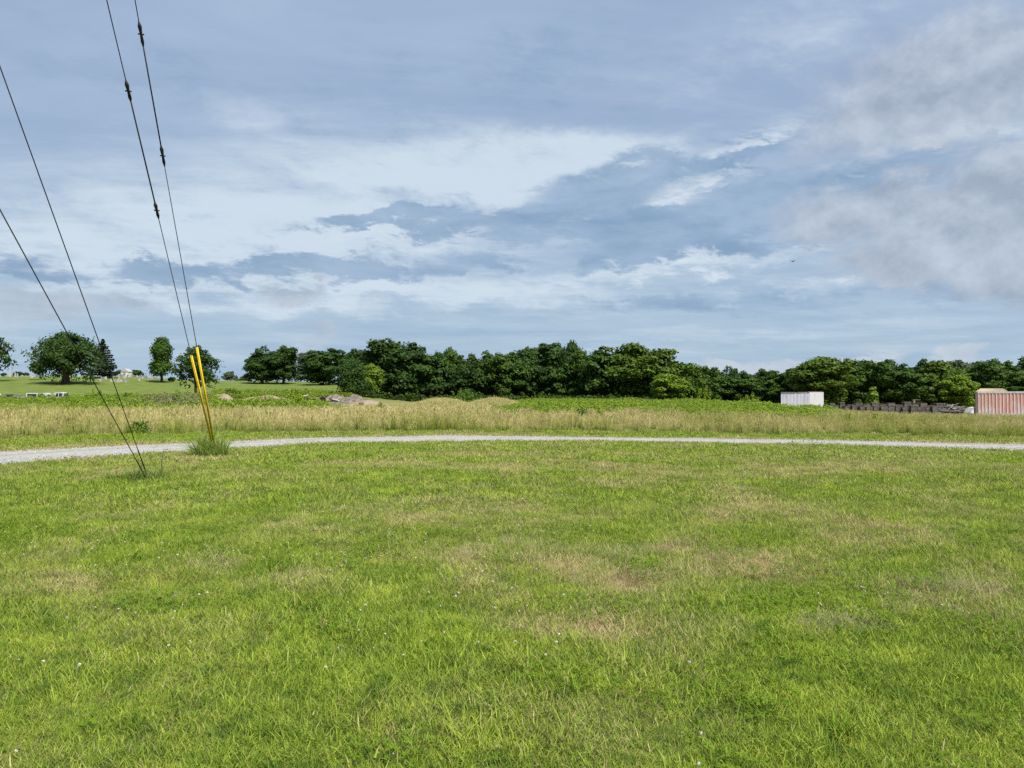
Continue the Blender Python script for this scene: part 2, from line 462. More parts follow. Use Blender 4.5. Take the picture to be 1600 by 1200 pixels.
M['wispy'] = mat_leafy("wispy_blade", (0.40, 0.36, 0.20), (0.52, 0.42, 0.26), (0.34, 0.34, 0.18), 0.4)
M['wire'] = paint_mat("galvanised_wire", (0.035, 0.038, 0.042), (0.055, 0.057, 0.06), 4, 0.6, 0.15, bump_d=0)
M['iron'] = paint_mat("dark_iron", (0.02, 0.02, 0.022), (0.05, 0.04, 0.035), 8, 0.7, 0.15, bump_d=0)
M['yellow'] = paint_mat("yellow_plastic", (0.82, 0.60, 0.022), (0.66, 0.42, 0.024), 7.0, 0.55, 0.2, streak=2, bump_d=0)
M['bark'] = paint_mat("bark", (0.055, 0.042, 0.032), (0.10, 0.078, 0.06), 1.4, 0.95, 0.0, streak=4, bump_d=0.012)

def mat_crown(name, a, b, c2):
    m, nt, out = new_mat(name)
    r = attr(nt, "rnd"); l = attr(nt, "lump"); ir = obj_rand(nt)
    c = mix(nt, l, a, b)
    c = mix(nt, r * 0.5, c, c2)
    c = mix(nt, ir * 0.25, c, b)
    principled(nt, out, c, 0.6, 0.15, trans=0.22)
    return m
M['oak'] = mat_crown("crown_dark", (0.018, 0.044, 0.008), (0.042, 0.084, 0.011), (0.030, 0.062, 0.010))
M['maple'] = mat_crown("crown_mid", (0.026, 0.062, 0.009), (0.060, 0.112, 0.012), (0.042, 0.084, 0.011))
M['olive'] = mat_crown("crown_olive", (0.044, 0.088, 0.009), (0.088, 0.138, 0.013), (0.064, 0.110, 0.012))
M['sapling'] = mat_crown("crown_sapling", (0.095, 0.165, 0.012), (0.150, 0.225, 0.016), (0.120, 0.190, 0.014))
M['pine'] = mat_crown("crown_pine", (0.022, 0.038, 0.022), (0.034, 0.055, 0.026), (0.030, 0.045, 0.025))
M['pale'] = mat_crown("crown_pale", (0.060, 0.090, 0.050), (0.085, 0.115, 0.060), (0.075, 0.100, 0.055))  # distance haze put into the leaf colour: paler and bluer

def mat_ground():
    m, nt, out = new_mat("ground_soil")
    p = geo_pos(nt); dry = attr(nt, "dry"); fld = attr(nt, "field"); yard = attr(nt, "yard"); hl = attr(nt, "hill")
    n1 = noise(nt, p, 9.0, 5, 0.65); n2 = noise(nt, p, 0.35, 5, 0.6); n3 = noise(nt, p, 60.0, 3, 0.6)
    g = mix(nt, n1.ss(0.3, 0.7), (0.050, 0.070, 0.018), (0.110, 0.125, 0.032))
    g = mix(nt, (dry + (n3 - 0.5) * 0.6).ss(0.35, 0.85), g, (0.30, 0.235, 0.135))
    n4 = noise(nt, p, 140.0, 3, 0.7)
    g = mix(nt, n3.ss(0.50, 0.70) * 0.6, g, BROWN)
    g = mix(nt, n4.ss(0.55, 0.70) * 0.7, g, (0.28, 0.26, 0.10))
    g = mix(nt, n4.ss(0.46, 0.34) * 0.7, g, (0.025, 0.030, 0.012))
    hg = mix(nt, n2.ss(0.35, 0.65), (0.080, 0.118, 0.022), (0.125, 0.155, 0.036))
    hg = mix(nt, noise(nt, p, 0.9, 4).ss(0.45, 0.75) * 0.5, hg, (0.150, 0.165, 0.060))
    f = mix(nt, n2, (0.10, 0.12, 0.03), (0.24, 0.21, 0.10))
    c = mix(nt, fld, g, f)
    c = mix(nt, hl, c, hg)
    c = mix(nt, yard * 0.8, c, mix(nt, n2, (0.26, 0.22, 0.16), (0.36, 0.32, 0.25)))
    principled(nt, out, c, 0.95, 0.05, bump=n3, bump_d=0.02)
    return m
M['ground'] = mat_ground()

def build_ground():
    def axis(lo_list):
        return np.array(sorted(set(np.round(np.concatenate(lo_list), 3))))
    xs = axis([np.arange(-14, 14.01, 0.5), np.arange(-60, 60.01, 1.5), np.arange(-180, 180.1, 4), np.arange(-600, 601, 40), np.array([-4500, -3000, -1800, -1000, 1000, 1800, 3000, 4500])])
    ys = axis([np.arange(-20, 40.01, 0.5), np.arange(40, 120, 1.5), np.arange(120, 300, 4), np.arange(300, 800, 30), np.array([-300, -100, -50, 1000, 1500, 2200, 3200, 4500])])
    X, Y = np.meshgrid(xs, ys)
    Z = terr(X, Y)
    V = np.stack([X, Y, Z], -1).reshape(-1, 3)
    nx, ny = len(xs), len(ys)
    i = (np.arange(ny - 1)[:, None] * nx + np.arange(nx - 1)[None]).ravel()
    Q = np.stack([i, i + 1, i + 1 + nx, i + nx], -1)
    t = np.where(Y > 1, X / np.maximum(Y, 1), 0)
    edge = grass_front(t)
    fld = sst(-0.5, 1.5, Y - edge) * (Y > 5)
    full = -10 - 0.18 * np.clip(Y, 0, 260)
    hl = sst(full + 20, full + 4, X) * sst(95, 125, Y)
    yd = sst(30, 40, X) * sst(78, 92, Y) * sst(175, 140, Y)
    me = np_mesh("ground", V, [Q], {'dry': ('POINT', dryness(X, Y).ravel()), 'field': ('POINT', fld.ravel()), 'hill': ('POINT', hl.ravel()), 'yard': ('POINT', yd.ravel())}, [M['ground']], smooth=True)
    tag(obj("ground", me), kind='structure')

# front line of the tall grass: (px, row of its foot)
GF = [(-250, 697), (0, 687), (200, 682), (400, 677), (650, 675.2), (900, 676), (1100, 678), (1250, 680.5), (1450, 684), (1600, 688), (1800, 694)]
_gt = np.array([(g[0] - 800) / F for g in GF]); _gd = np.array([EYE * F / (g[1] - HOR) for g in GF])
def grass_front(t): return np.interp(t, _gt, _gd)
build_ground()

# gravel lane -----------------------------------------------------------------
def mat_gravel():
    m, nt, out = new_mat("lane_gravel")
    p = geo_pos(nt); n = noise(nt, p, 22.0, 4, 0.7); n2 = noise(nt, p, 1.1, 4)
    c = mix(nt, n.ss(0.3, 0.7), (0.215, 0.208, 0.196), (0.36, 0.351, 0.336))
    c = mix(nt, n2.ss(0.5, 0.8) * 0.4, c, (0.22, 0.20, 0.17))
    s = attr(nt, "mid")
    c = mix(nt, (s + (n2 - 0.5) * 0.8).ss(0.70, 1.0) * 0.5, c, (0.19, 0.19, 0.12))
    principled(nt, out, c, 0.95, 0.1, bump=n, bump_d=0.03)
    return m
M['gravel'] = mat_gravel()
def mat_stone():
    m, nt, out = new_mat("crushed_stone")
    c = mix(nt, obj_rand(nt), (0.20, 0.194, 0.183), (0.41, 0.401, 0.385))
    principled(nt, out, c, 0.9, 0.1); return m
M['stone'] = mat_stone()
def build_road():
    ts = np.linspace(_tx[0], _tx[-1], 320); k = np.linspace(-0.02, 1.02, 13)
    V, mid = [], []
    for t in ts:
        n, f = float(road_near(t)), float(road_far(t))
        w0 = (vnoise(np.array([t * 90]), np.array([0.0]), 9)[0] - 0.5) * 0.28 + (vnoise(np.array([t * 400]), np.array([0.0]), 4)[0] - 0.5) * 0.20
        w1 = (vnoise(np.array([t * 90]), np.array([5.0]), 9)[0] - 0.5) * 0.28
        for s in k:
            Y = (n + w0 * (1 - s)) * (1 - s) + (f + w1 * s) * s
            X = t * Y
            crown = 0.035 + 0.035 * math.sin(math.pi * min(max(s, 0), 1)) - 0.02 * math.exp(-((s - 0.27) / 0.1) ** 2) - 0.02 * math.exp(-((s - 0.73) / 0.1) ** 2)
            if s < 0 or s > 1: crown = -0.03
            V.append((X, Y, tz(X, Y) + crown)); mid.append(math.exp(-((s - 0.5) / 0.16) ** 2))
    n = len(k); i = (np.arange(len(ts) - 1)[:, None] * n + np.arange(n - 1)[None]).ravel()
    Q = np.stack([i, i + n, i + n + 1, i + 1], -1)
    me = np_mesh("gravel_road", V, [Q], {'mid': ('POINT', mid)}, [M['gravel']], smooth=True)
    tag(obj("gravel_road", me), kind='structure')
build_road()

# ------------------------------------------------------------------ scatter
def scatter(name, protos, P, rot, scl, idx, tint=None, label=None, kind='stuff'):
    """one object whose vertices carry copies of the prototype meshes"""
    c = bpy.data.collections.new(name + "_kinds")
    for i, me in enumerate(protos):
        c.objects.link(bpy.data.objects.new("%03d_%s" % (i, me.name), me))
    P = np.asarray(P, np.float32); n = len(P)
    me = bpy.data.meshes.new(name); me.vertices.add(n); me.vertices.foreach_set('co', P.ravel())
    a = me.attributes.new('rot', 'FLOAT_VECTOR', 'POINT'); a.data.foreach_set('vector', np.asarray(rot, np.float32).ravel())
    a = me.attributes.new('scl', 'FLOAT_VECTOR', 'POINT')
    scl = np.asarray(scl, np.float32)
    if scl.ndim == 1: scl = np.repeat(scl[:, None], 3, 1)
    a.data.foreach_set('vector', scl.ravel())
    a = me.attributes.new('idx', 'INT', 'POINT'); a.data.foreach_set('value', np.asarray(idx, np.int32))
    a = me.attributes.new('tint', 'FLOAT', 'POINT'); a.data.foreach_set('value', np.asarray(tint if tint is not None else np.zeros(n), np.float32))
    o = obj(name, me)
    g = bpy.data.node_groups.new(name + "_scatter", 'GeometryNodeTree')
    g.interface.new_socket(name="Geometry", in_out='INPUT', socket_type='NodeSocketGeometry')
    g.interface.new_socket(name="Geometry", in_out='OUTPUT', socket_type='NodeSocketGeometry')
    N, L = g.nodes, g.links
    gi, go = N.new('NodeGroupInput'), N.new('NodeGroupOutput')
    iop = N.new('GeometryNodeInstanceOnPoints'); ci = N.new('GeometryNodeCollectionInfo')
    ci.inputs['Collection'].default_value = c; ci.inputs['Separate Children'].default_value = True; ci.inputs['Reset Children'].default_value = True
    def na(nm, t):
        q = N.new('GeometryNodeInputNamedAttribute'); q.data_type = t; q.inputs['Name'].default_value = nm; return q.outputs['Attribute']
    L.new(gi.outputs[0], iop.inputs['Points']); L.new(ci.outputs[0], iop.inputs['Instance'])
    iop.inputs['Pick Instance'].default_value = True
    L.new(na('idx', 'INT'), iop.inputs['Instance Index'])
    e2r = N.new('FunctionNodeEulerToRotation'); L.new(na('rot', 'FLOAT_VECTOR'), e2r.inputs[0]); L.new(e2r.outputs[0], iop.inputs['Rotation'])
    L.new(na('scl', 'FLOAT_VECTOR'), iop.inputs['Scale'])
    L.new(iop.outputs[0], go.inputs[0])
    md = o.modifiers.new("scatter", 'NODES'); md.node_group = g
    return tag(o, label, None, None, kind)

def blades(n, rad, L, W, lean, mat, name, heads=0.0, head_len=0.2, curve=0.5, disc=True, seed=0, segs=2, tuft=0):
    r = np.random.default_rng(seed)
    rr = rad * np.sqrt(r.random(n)); a = r.random(n) * 2 * np.pi
    if tuft:
        rr, a = np.repeat(rr[::tuft], tuft)[:n], np.repeat(a[::tuft], tuft)[:n]
    bx, by = rr * np.cos(a) + (r.normal(0, 0.012, n) if tuft else 0), rr * np.sin(a) + (r.normal(0, 0.012, n) if tuft else 0)
    az = r.random(n) * 2 * np.pi
    if tuft: az = np.repeat(az[::tuft], tuft)[:n] + r.normal(0, 0.35, n)
    ln = L[0] + (L[1] - L[0]) * r.random(n) ** 1.3; w = W[0] + (W[1] - W[0]) * r.random(n)
    le = lean[0] + (lean[1] - lean[0]) * r.random(n)
    cu = curve * (0.4 + r.random(n))
    rnd = r.random(n)
    if tuft: rnd = np.clip(np.repeat(rnd[::tuft], tuft)[:n] + r.normal(0, 0.06, n), 0, 1)
    face = r.random(n) * np.pi
    V, H, RN, HD = [], [], [], []
    px, py, pz = bx.copy(), by.copy(), np.full(n, -0.01)
    sx, sy = np.cos(face), np.sin(face)
    lev = []
    for k in range(segs + 1):
        t = k / segs
        wd = w * (1 - 0.55 * t) if k < segs else w * 0.0
        lev.append((px.copy(), py.copy(), pz.copy(), wd, t))
        ang = le + cu * t
        st = ln / segs
        px += np.sin(ang) * np.cos(az) * st; py += np.sin(ang) * np.sin(az) * st; pz += np.cos(ang) * st
    base = 0; quads, tris = [], []
    ids = np.arange(n)
    for k, (x, y, z, wd, t) in enumerate(lev):
        if k < segs:
            V.append(np.stack([x - sx * wd / 2, y - sy * wd / 2, z], -1)); V.append(np.stack([x + sx * wd / 2, y + sy * wd / 2, z], -1))
            H += [np.full(n, t)] * 2; RN += [rnd] * 2; HD += [np.zeros(n)] * 2
        else:
            V.append(np.stack([x, y, z], -1)); H.append(np.full(n, t)); RN.append(rnd); HD.append(np.zeros(n))
    for k in range(segs - 1):
        a0, b0, a1, b1 = (2 * k) * n + ids, (2 * k + 1) * n + ids, (2 * k + 2) * n + ids, (2 * k + 3) * n + ids
        quads.append(np.stack([a0, b0, b1, a1], -1))
    tris.append(np.stack([2 * (segs - 1) * n + ids, (2 * (segs - 1) + 1) * n + ids, 2 * segs * n + ids], -1))
    tot = (2 * segs + 1) * n
    if heads:
        hn = int(n * heads); sel = ids[:hn]
        x, y, z = lev[-1][0][sel], lev[-1][1][sel], lev[-1][2][sel]
        dx, dy = np.sin(le + cu)[sel] * np.cos(az)[sel], np.sin(le + cu)[sel] * np.sin(az)[sel]; dz = np.cos(le + cu)[sel]
        hl = head_len * (0.6 + 0.8 * r.random(hn)); hw = hl * 0.085
        for c1, s1 in ((1, 0), (0, 1)):
            pts = [(-0.45, 0.15), (0.0, 1.0), (0.0, -1.0), (0.55, 0.05)]
            vv = []
            for tt, ww in pts:
                vv.append(np.stack([x + dx * hl * tt + c1 * hw * ww, y + dy * hl * tt + s1 * hw * ww, z + dz * hl * tt], -1))
            V += vv; H += [np.ones(hn)] * 4; RN += [rnd[sel]] * 4; HD += [np.ones(hn)] * 4
            q = tot + np.arange(hn)
            quads.append(np.stack([q, q + hn, q + 3 * hn, q + 2 * hn], -1)); tot += 4 * hn
    V = np.concatenate(V)
    return np_mesh(name, V, [np.concatenate(quads) if quads else np.zeros((0, 4), int), np.concatenate(tris)],
                   {'h': ('POINT', np.concatenate(H)), 'rnd': ('POINT', np.concatenate(RN)), 'head': ('POINT', np.concatenate(HD))}, [mat])

def leaf_cloud(C, Nrm, size, r, aspect=1.7, droop=0.0):
    """leaf quads at C facing Nrm with jitter -> V, Q"""
    n = len(C)
    Nrm = Nrm + r.normal(0, 0.45, (n, 3)); Nrm /= np.linalg.norm(Nrm, axis=1, keepdims=True) + 1e-9
    T = r.normal(0, 1, (n, 3)); T[:, 2] -= droop
    T -= (T * Nrm).sum(1, keepdims=True) * Nrm; T /= np.linalg.norm(T, axis=1, keepdims=True) + 1e-9
    B = np.cross(Nrm, T)
    s = size * (0.55 + 0.9 * r.random((n, 1)))
    a, b = T * s * aspect * 0.5, B * s * 0.5
    V = np.stack([C - a, C + b - a * 0.1, C + a, C - b - a * 0.1], 1).reshape(-1, 3)
    return V, np.arange(4 * n).reshape(n, 4)

def leafy_plant(name, h, rad, stems, leaves, size, mat, seed, top_heavy=0.6, dome=0.0):
    r = np.random.default_rng(seed); C, Nn = [], []
    for s in range(stems):
        a = r.random() * 2 * np.pi; q = rad * math.sqrt(r.random())
        hh = h * (0.7 + 0.4 * r.random()) * (1 - dome * (q / rad) ** 2); lean = r.normal(0, 0.12, 2)
        t = r.random(leaves) ** top_heavy
        ang = r.random(leaves) * 2 * np.pi; rr = (0.04 + 0.16 * (1 - t) + 0.05) * (0.5 + r.random(leaves))
        C.append(np.stack([q * math.cos(a) + lean[0] * hh * t + rr * np.cos(ang), q * math.sin(a) + lean[1] * hh * t + rr * np.sin(ang), hh * t], -1))
        Nn.append(np.stack([np.cos(ang) * 0.6, np.sin(ang) * 0.6, np.full(leaves, 0.8)], -1))
    C, Nn = np.concatenate(C), np.concatenate(Nn)
    V, Q = leaf_cloud(C, Nn, size, r, 1.9)
    return np_mesh(name, V, [Q], {'rnd': ('POINT', np.repeat(r.random(len(Q)), 4)), 'h': ('POINT', np.repeat(C[:, 2] / h, 4))}, [mat])

def clover_mesh(name, n, rad, seed):
    r = np.random.default_rng(seed); V, T, RN = [], [], []
    for i in range(n):
        a = r.random() * 6.283; q = rad * math.sqrt(r.random()); x, y, z = q * math.cos(a), q * math.sin(a), 0.015 + 0.045 * r.random()
        s = 0.006 + 0.007 * r.random(); o = r.random() * 6.28; tx, ty = r.normal(0, 0.3, 2); k = r.random()
        for j in range(3):
            b = o + j * 2.094; b0, b1 = b - 0.55, b + 0.55; n0 = len(V)
            def pt(ang, l): return (x + l * math.cos(ang), y + l * math.sin(ang), z + tx * l * math.cos(ang) + ty * l * math.sin(ang))
            V += [(x, y, z), pt(b0, s * 0.95), pt(b, s * 1.15), pt(b1, s * 0.95)]; T.append((n0, n0 + 1, n0 + 2, n0 + 3)); RN += [k] * 4
    return np_mesh(name, V, [np.array(T)], {'rnd': ('POINT', RN), 'h': ('POINT', np.ones(len(V)))}, [M['clover']])

def flower_mesh(name, seed):
    r = np.random.default_rng(seed); V, Q, RN = [], [], []
    n = 40
    d = r.normal(0, 1, (n, 3)); d /= np.linalg.norm(d, axis=1, keepdims=True)
    C = d * 0.0062 * np.array([1, 1, 0.85]) + np.array([0, 0, 0.075])
    v, q = leaf_cloud(C, d, 0.0065, r, 1.6)
    return np_mesh(name, v, [q], {'rnd': ('POINT', np.repeat(r.random(n), 4))}, [M['flower']])

def stone_mesh(name, seed):
    r = np.random.default_rng(seed); b = MB()
    pts = [np.array(p, float) * (0.7 + 0.6 * r.random()) for p in ((1, 0, 0), (-1, 0, 0), (0, 1, 0), (0, -1, 0), (0, 0, 0.8), (0, 0, -0.8))]
    b.add(pts, [(0, 2, 4), (2, 1, 4), (1, 3, 4), (3, 0, 4), (2, 0, 5), (1, 2, 5), (3, 1, 5), (0, 3, 5)])
    return b.mesh(name, M['stone'])

def wedge_points(y0, y1, dens, r, half=0.80, pad=2.0):
    """random ground points in the wedge the camera (and a step aside) can see"""
    wmax = half * y1 + pad; n = int(dens * (y1 - y0) * 2 * wmax)
    X = (r.random(n) * 2 - 1) * wmax; Y = y0 + (y1 - y0) * r.random(n)
    k = np.abs(X) < half * Y + pad
    return X[k], Y[k]
def zrot(n, r, tilt=0.0):
    return np.stack([r.normal(0, tilt, n) if tilt else np.zeros(n), r.normal(0, tilt, n) if tilt else np.zeros(n), r.random(n) * 2 * np.pi], -1)

def build_lawn():
    r = np.random.default_rng(11)
    near = [blades(130, 0.17, (0.030, 0.078), (0.0030, 0.0062), (0.15, 1.25), M['lawn'], "turf", seed=i, curve=0.8) for i in range(6)]
    bunch = [blades(46, 0.06, (0.08, 0.17), (0.004, 0.0075), (0.2, 1.0), M['lawn'], "bunch", seed=20 + i, curve=0.9, segs=3) for i in range(3)]
    mid = [blades(110, 0.26, (0.045, 0.095), (0.006, 0.011), (0.15, 1.1), M['lawn'], "turf_mid", seed=30 + i, curve=0.8) for i in range(4)]
    far = [blades(110, 0.42, (0.05, 0.10), (0.011, 0.020), (0.15, 1.1), M['lawn'], "turf_far", seed=40 + i, curve=0.8) for i in range(4)]
    protos = near + bunch + mid + far
    PX, PY, ID, SC = [], [], [], []
    def put(X, Y, ids, s):
        PX.append(X); PY.append(Y); ID.append(ids); SC.append(s)
    X, Y = wedge_points(1.6, 6.5, 190, r); put(X, Y, r.integers(0, 6, len(X)), 0.75 + 0.5 * r.random(len(X)))
    X, Y = wedge_points(6.5, 10.5, 120, r); put(X, Y, r.integers(0, 6, len(X)), 0.85 + 0.6 * r.random(len(X)))
    X, Y = wedge_points(10.5, 17, 46, r); put(X, Y, 9 + r.integers(0, 4, len(X)), 0.8 + 0.5 * r.random(len(X)))
    X, Y = wedge_points(17, 34, 20, r); put(X, Y, 13 + r.integers(0, 4, len(X)), 0.8 + 0.5 * r.random(len(X)))
    X, Y = wedge_points(1.6, 11, 7.0, r)
    k = fbm(X / 0.8, Y / 0.8, 77, 3) > 0.50; X, Y = X[k], Y[k]
    put(X, Y, 6 + r.integers(0, 3, len(X)), 0.5 + 0.6 * r.random(len(X)))
    X, Y = wedge_points(3, 24, 2.6, r)
    k = fbm(X / 1.2, Y / 1.0, 78, 3) > 0.44; X, Y = X[k], Y[k]
    put(X, Y, np.where(Y < 10, r.integers(0, 6, len(X)), 9 + r.integers(0, 4, len(X))), 1.15 + 0.5 * r.random(len(X)))
    X, Y, ID, SC = map(np.concatenate, (PX, PY, ID, SC))
    s = road_s(X, Y); e = (fbm(X / 0.5, Y / 0.5, 3, 2) - 0.5) * 0.18
    keep = (s < 0.0 + e) | ((s > 1.0 + e) & (Y < grass_front(X / Y) + 1.0))
    # a thin grassy crown grows along the middle of the lane
    keep |= (np.abs(s - 0.5) < 0.06) & (fbm(X / 1.5, Y / 1.5, 8, 2) > 0.56) & (X < -6)
    d = dryness(X, Y)
    thin = (r.random(len(X)) < 1.0 - 0.18 * sst(0.7, 1.0, d))
    keep &= thin
    X, Y, ID, SC, d, s = X[keep], Y[keep], ID[keep], SC[keep], d[keep], s[keep]
    d = np.clip(d + r.normal(0, 0.10, len(X)), 0, 1)
    SC = np.maximum(SC * (1.0 - 0.15 * d) * (0.45 + 0.75 * fbm(X / 0.8, Y / 0.7, 55, 3) + 0.90 * (fbm(X / 0.30, Y / 0.25, 56, 2) - 0.30)), 0.55)
    verge = s > 0.9
    d = np.where(verge, np.clip(d + 0.55 * sst(1.8, 1.0, s) - 0.10, 0, 1), d)
    Z = terr(X, Y)
    o = scatter("lawn_grass", protos, np.stack([X, Y, Z], -1), zrot(len(X), r, 0.06), SC, ID, d)
    tag(o, "mown lawn of green and straw-dry blades in front of the gravel lane", kind='stuff')
    # clover leaves and flower heads
    cl = [clover_mesh("clover", 70, 0.19, 100 + i) for i in range(3)]
    X, Y = wedge_points(1.6, 9, 16, r)
    k = (fbm(X / 0.55, Y / 0.55, 91, 4) + 0.02 * (X < -1) + r.normal(0, 0.05, len(X))) > 0.57; X, Y = X[k], Y[k]
    o = scatter("clover_leaves", cl, np.stack([X, Y, terr(X, Y)], -1), zrot(len(X), r), 0.8 + 0.6 * r.random(len(X)), r.integers(0, 3, len(X)))
    tag(o, "low clover leaves mixed into the near lawn", kind='stuff')
    fl = [flower_mesh("clover_head", 110 + i) for i in range(3)]
    X, Y = wedge_points(1.6, 12, 13.0, r)
    k = (fbm(X / 0.9, Y / 0.9, 93, 4) + 0.10 * (X < -0.5) - 0.03 * (Y - 3) / 3) > 0.55; X, Y = X[k], Y[k]
    o = scatter("clover_flowers", fl, np.stack([X, Y, terr(X, Y)], -1), zrot(len(X), r, 0.2), 0.55 + 0.55 * r.random(len(X)), r.integers(0, 3, len(X)))
    tag(o, "small white clover flowers dotted over the near lawn", kind='stuff')
    # wispy pale seed grass in hazy drifts
    ws = [blades(70, 0.16, (0.10, 0.20), (0.0012, 0.0024), (0.2, 0.9), M['wispy'], "wisp", heads=0.5, head_len=0.03, seed=120 + i, curve=0.6, segs=3) for i in range(3)]
    XX, YY = [], []
    for (px, py, rx, ry, n) in ((1500, 925, 90, 20, 60), (1300, 990, 60, 12, 34), (1080, 990, 90, 16, 34), (830, 860, 130, 16, 60), (940, 870, 110, 14, 40), (1180, 885, 120, 16, 40),
                                (1430, 920, 50, 14, 24), (1500, 960, 110, 14, 26), (330, 882, 60, 10, 18), (480, 900, 40, 8, 14), (1000, 905, 110, 14, 34)):
        u = r.normal(0, 0.55, n); v = r.normal(0, 0.55, n)
        for a, b in zip(px + u * rx, py + v * ry):
            x, y = on_lawn(a, max(b, 700))
            if r.random() < 0.35: XX.append(x); YY.append(y)
    X, Y = np.array(XX), np.array(YY)
    o = scatter("wispy_seed_grass", ws, np.stack([X, Y, terr(X, Y)], -1), zrot(len(X), r, 0.1), 0.55 + 0.4 * r.random(len(X)), r.integers(0, 3, len(X)))
    tag(o, "drifts of fine pale seed grass over the dry lawn patches", kind='stuff')
    # stones of the lane
    st = [stone_mesh("stone", 130 + i) for i in range(5)]
    n = 26000; t = _tx[0] + (_tx[-1] - _tx[0]) * r.random(n); sN = -0.04 + 1.08 * r.random(n)
    keep = (np.abs(sN - 0.5) < 0.5) | (r.random(n) < 0.35); t, sN = t[keep], sN[keep]
    Y = road_near(t) * (1 - sN) + road_far(t) * sN; X = t * Y
    Z = terr(X, Y) + np.where((sN > 0) & (sN < 1), 0.045, 0.0)
    o = scatter("gravel", st, np.stack([X, Y, Z], -1), r.random((len(X), 3)) * 6.28, 0.008 + 0.016 * r.random(len(X)) ** 2, r.integers(0, 5, len(X)))
    tag(o, "loose pale crushed stone lying on the lane", kind='stuff')
build_lawn()

# ------------------------------------------------------------------ tall grass and weeds
def build_field():
    r = np.random.default_rng(21)
    tg = [blades(98, 0.36, (0.50, 1.05), (0.006, 0.012), (0.0, 0.26), M['tall'], "meadow", heads=0.5, head_len=0.17, curve=0.35, seed=200 + i, segs=3, tuft=7) for i in range(6)]
    low = [blades(80, 0.34, (0.2, 0.55), (0.010, 0.018), (0.1, 0.7), M['tall'], "meadow_low", curve=0.8, seed=210 + i, segs=2) for i in range(3)]
    XX, YY = wedge_points(22, 78, 7.5, r, 0.86, 4)
    t = XX / YY; ed = grass_front(t) + (fbm(XX / 1.5, YY / 1.5, 61, 3) - 0.5) * 1.6
    dist = YY - ed
    k = (dist > 0) & ((dist < 16) | (r.random(len(XX)) < 0.5))
    XX, YY, dist = XX[k], YY[k], dist[k]; t = XX / YY
    keep = np.ones(len(XX), bool)
    keep &= ~((YY > 46 + 6 * (fbm(XX / 6, YY / 6, 5, 2) - .5)) & (t < -0.02) & (r.random(len(XX)) < 0.5))
    keep &= ~((YY > 40 + 5 * sst(0.3, 0.05, t) + 4 * (fbm(XX / 6, YY / 6, 5, 2) - .5)) & (t > -0.03) & (t < 0.42))
    XX, YY, dist, t = XX[keep], YY[keep], dist[keep], t[keep]
    n = len(XX)
    sc = (0.72 + 0.50 * r.random(n) ** 2) * (0.72 + 0.5 * fbm(XX / 4, YY / 4, 71, 3)) * (0.55 + 0.45 * sst(-0.2, 2.0, dist))
    sc *= 0.80 * (1.0 - 0.16 * sst(-0.06, 0.05, t)) * (1.0 - 0.26 * sst(0.30, 0.42, t))
    sc *= 1.0 - 0.30 * sst(14, 30, dist)
    tint = 0.26 + (fbm(XX / 3.0, YY / 3.0, 81, 4) - 0.45) * 1.7 + 0.55 * sst(1.3, 0.0, dist) + 0.5 * sst(0.33, 0.6, t) * sst(9, 1, dist) + 0.35 * sst(-0.3, -0.65, t) * fbm(XX / 5, YY / 5, 82, 2)
    tint = np.clip(tint, 0, 1)
    idx = np.where(r.random(n) < 0.25 + 0.5 * sst(1.0, 0.0, dist), 6 + r.integers(0, 3, n), r.integers(0, 6, n))
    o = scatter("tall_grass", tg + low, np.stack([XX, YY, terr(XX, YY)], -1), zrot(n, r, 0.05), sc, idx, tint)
    tag(o, "tall uncut meadow grass with tan seed heads beyond the lane", kind='stuff')
    # bright green weeds behind the grass
    wd = [leafy_plant("weed", 1.0, 0.36, 12, 34, 0.062, M['weed'], 300 + i, 0.75, 0.35) for i in range(6)]
    def zone(px, Y):
        """weed height (0 = none) as seen over the field"""
        p = px
        z = np.zeros_like(p)
        # broad strip right of centre
        top = sst(735, 840, p) * sst(1335, 1285, p)
        a = (Y > 38.5 + 5 * sst(1150, 850, p) + 5 * (fbm(p / 60, Y / 8, 5, 2) - .5) + 16 * sst(900, 740, p)) & (Y < 125)
        z = np.maximum(z, np.where(a, 0.80 * top * (0.80 + 0.20 * sst(38, 60, Y)) * (1 - 0.15 * sst(1190, 1240, p)), 0))
        # left strip below the hill and in front of the trucks
        b = (p < 260) & (Y > 46 + 8 * (fbm(p / 40, Y / 9, 6, 2) - .5)) & (Y < 118)
        z = np.maximum(z, np.where(b, 0.55 + 0.62 * sst(84, 92, Y) * sst(104, 100, Y), 0))
        b2 = (p >= 115) & (p < 340) & (Y > 54) & (Y < 104)
        z = np.maximum(z, np.where(b2, 0.80 + 0.35 * (fbm(p / 16, Y / 5, 16, 3) > 0.55), 0))
        # in front of the dirt bank
        c = (p > 335) & (p < 600) & (Y > 52) & (Y < 72)
        z = np.maximum(z, np.where(c, 1.15 * sst(600, 470, p), 0))
        # band at the foot of the hill
        e = (p > 330) & (p < 560) & (Y > 108) & (Y < 126)
        z = np.maximum(z, np.where(e, 1.05, 0))
        e2 = (p > -250) & (p < 560) & (Y > 118) & (Y < 126)
        z = np.maximum(z, np.where(e2, 0.6, 0))
        # by the red trailer
        g = (p > 1540) & (p < 1900) & (Y > 62) & (Y < 82)
        z = np.maximum(z, np.where(g, 0.7, 0))
        return z
    X, Y = wedge_points(36, 128, 2.8, r, 0.86, 4)
    px = 800 + F * X / Y
    h = zone(px, Y)
    k = (h > 0.05) & ~((np.abs(px - 50) < 75) & (Y > 100) & (Y < 112)); X, Y, px, h = X[k], Y[k], px[k], h[k]
    n = len(X)
    sc = h * (0.70 + 0.5 * r.random(n) ** 2) * (0.50 + 1.0 * fbm(X / 4.0, Y / 4.0, 88, 4))
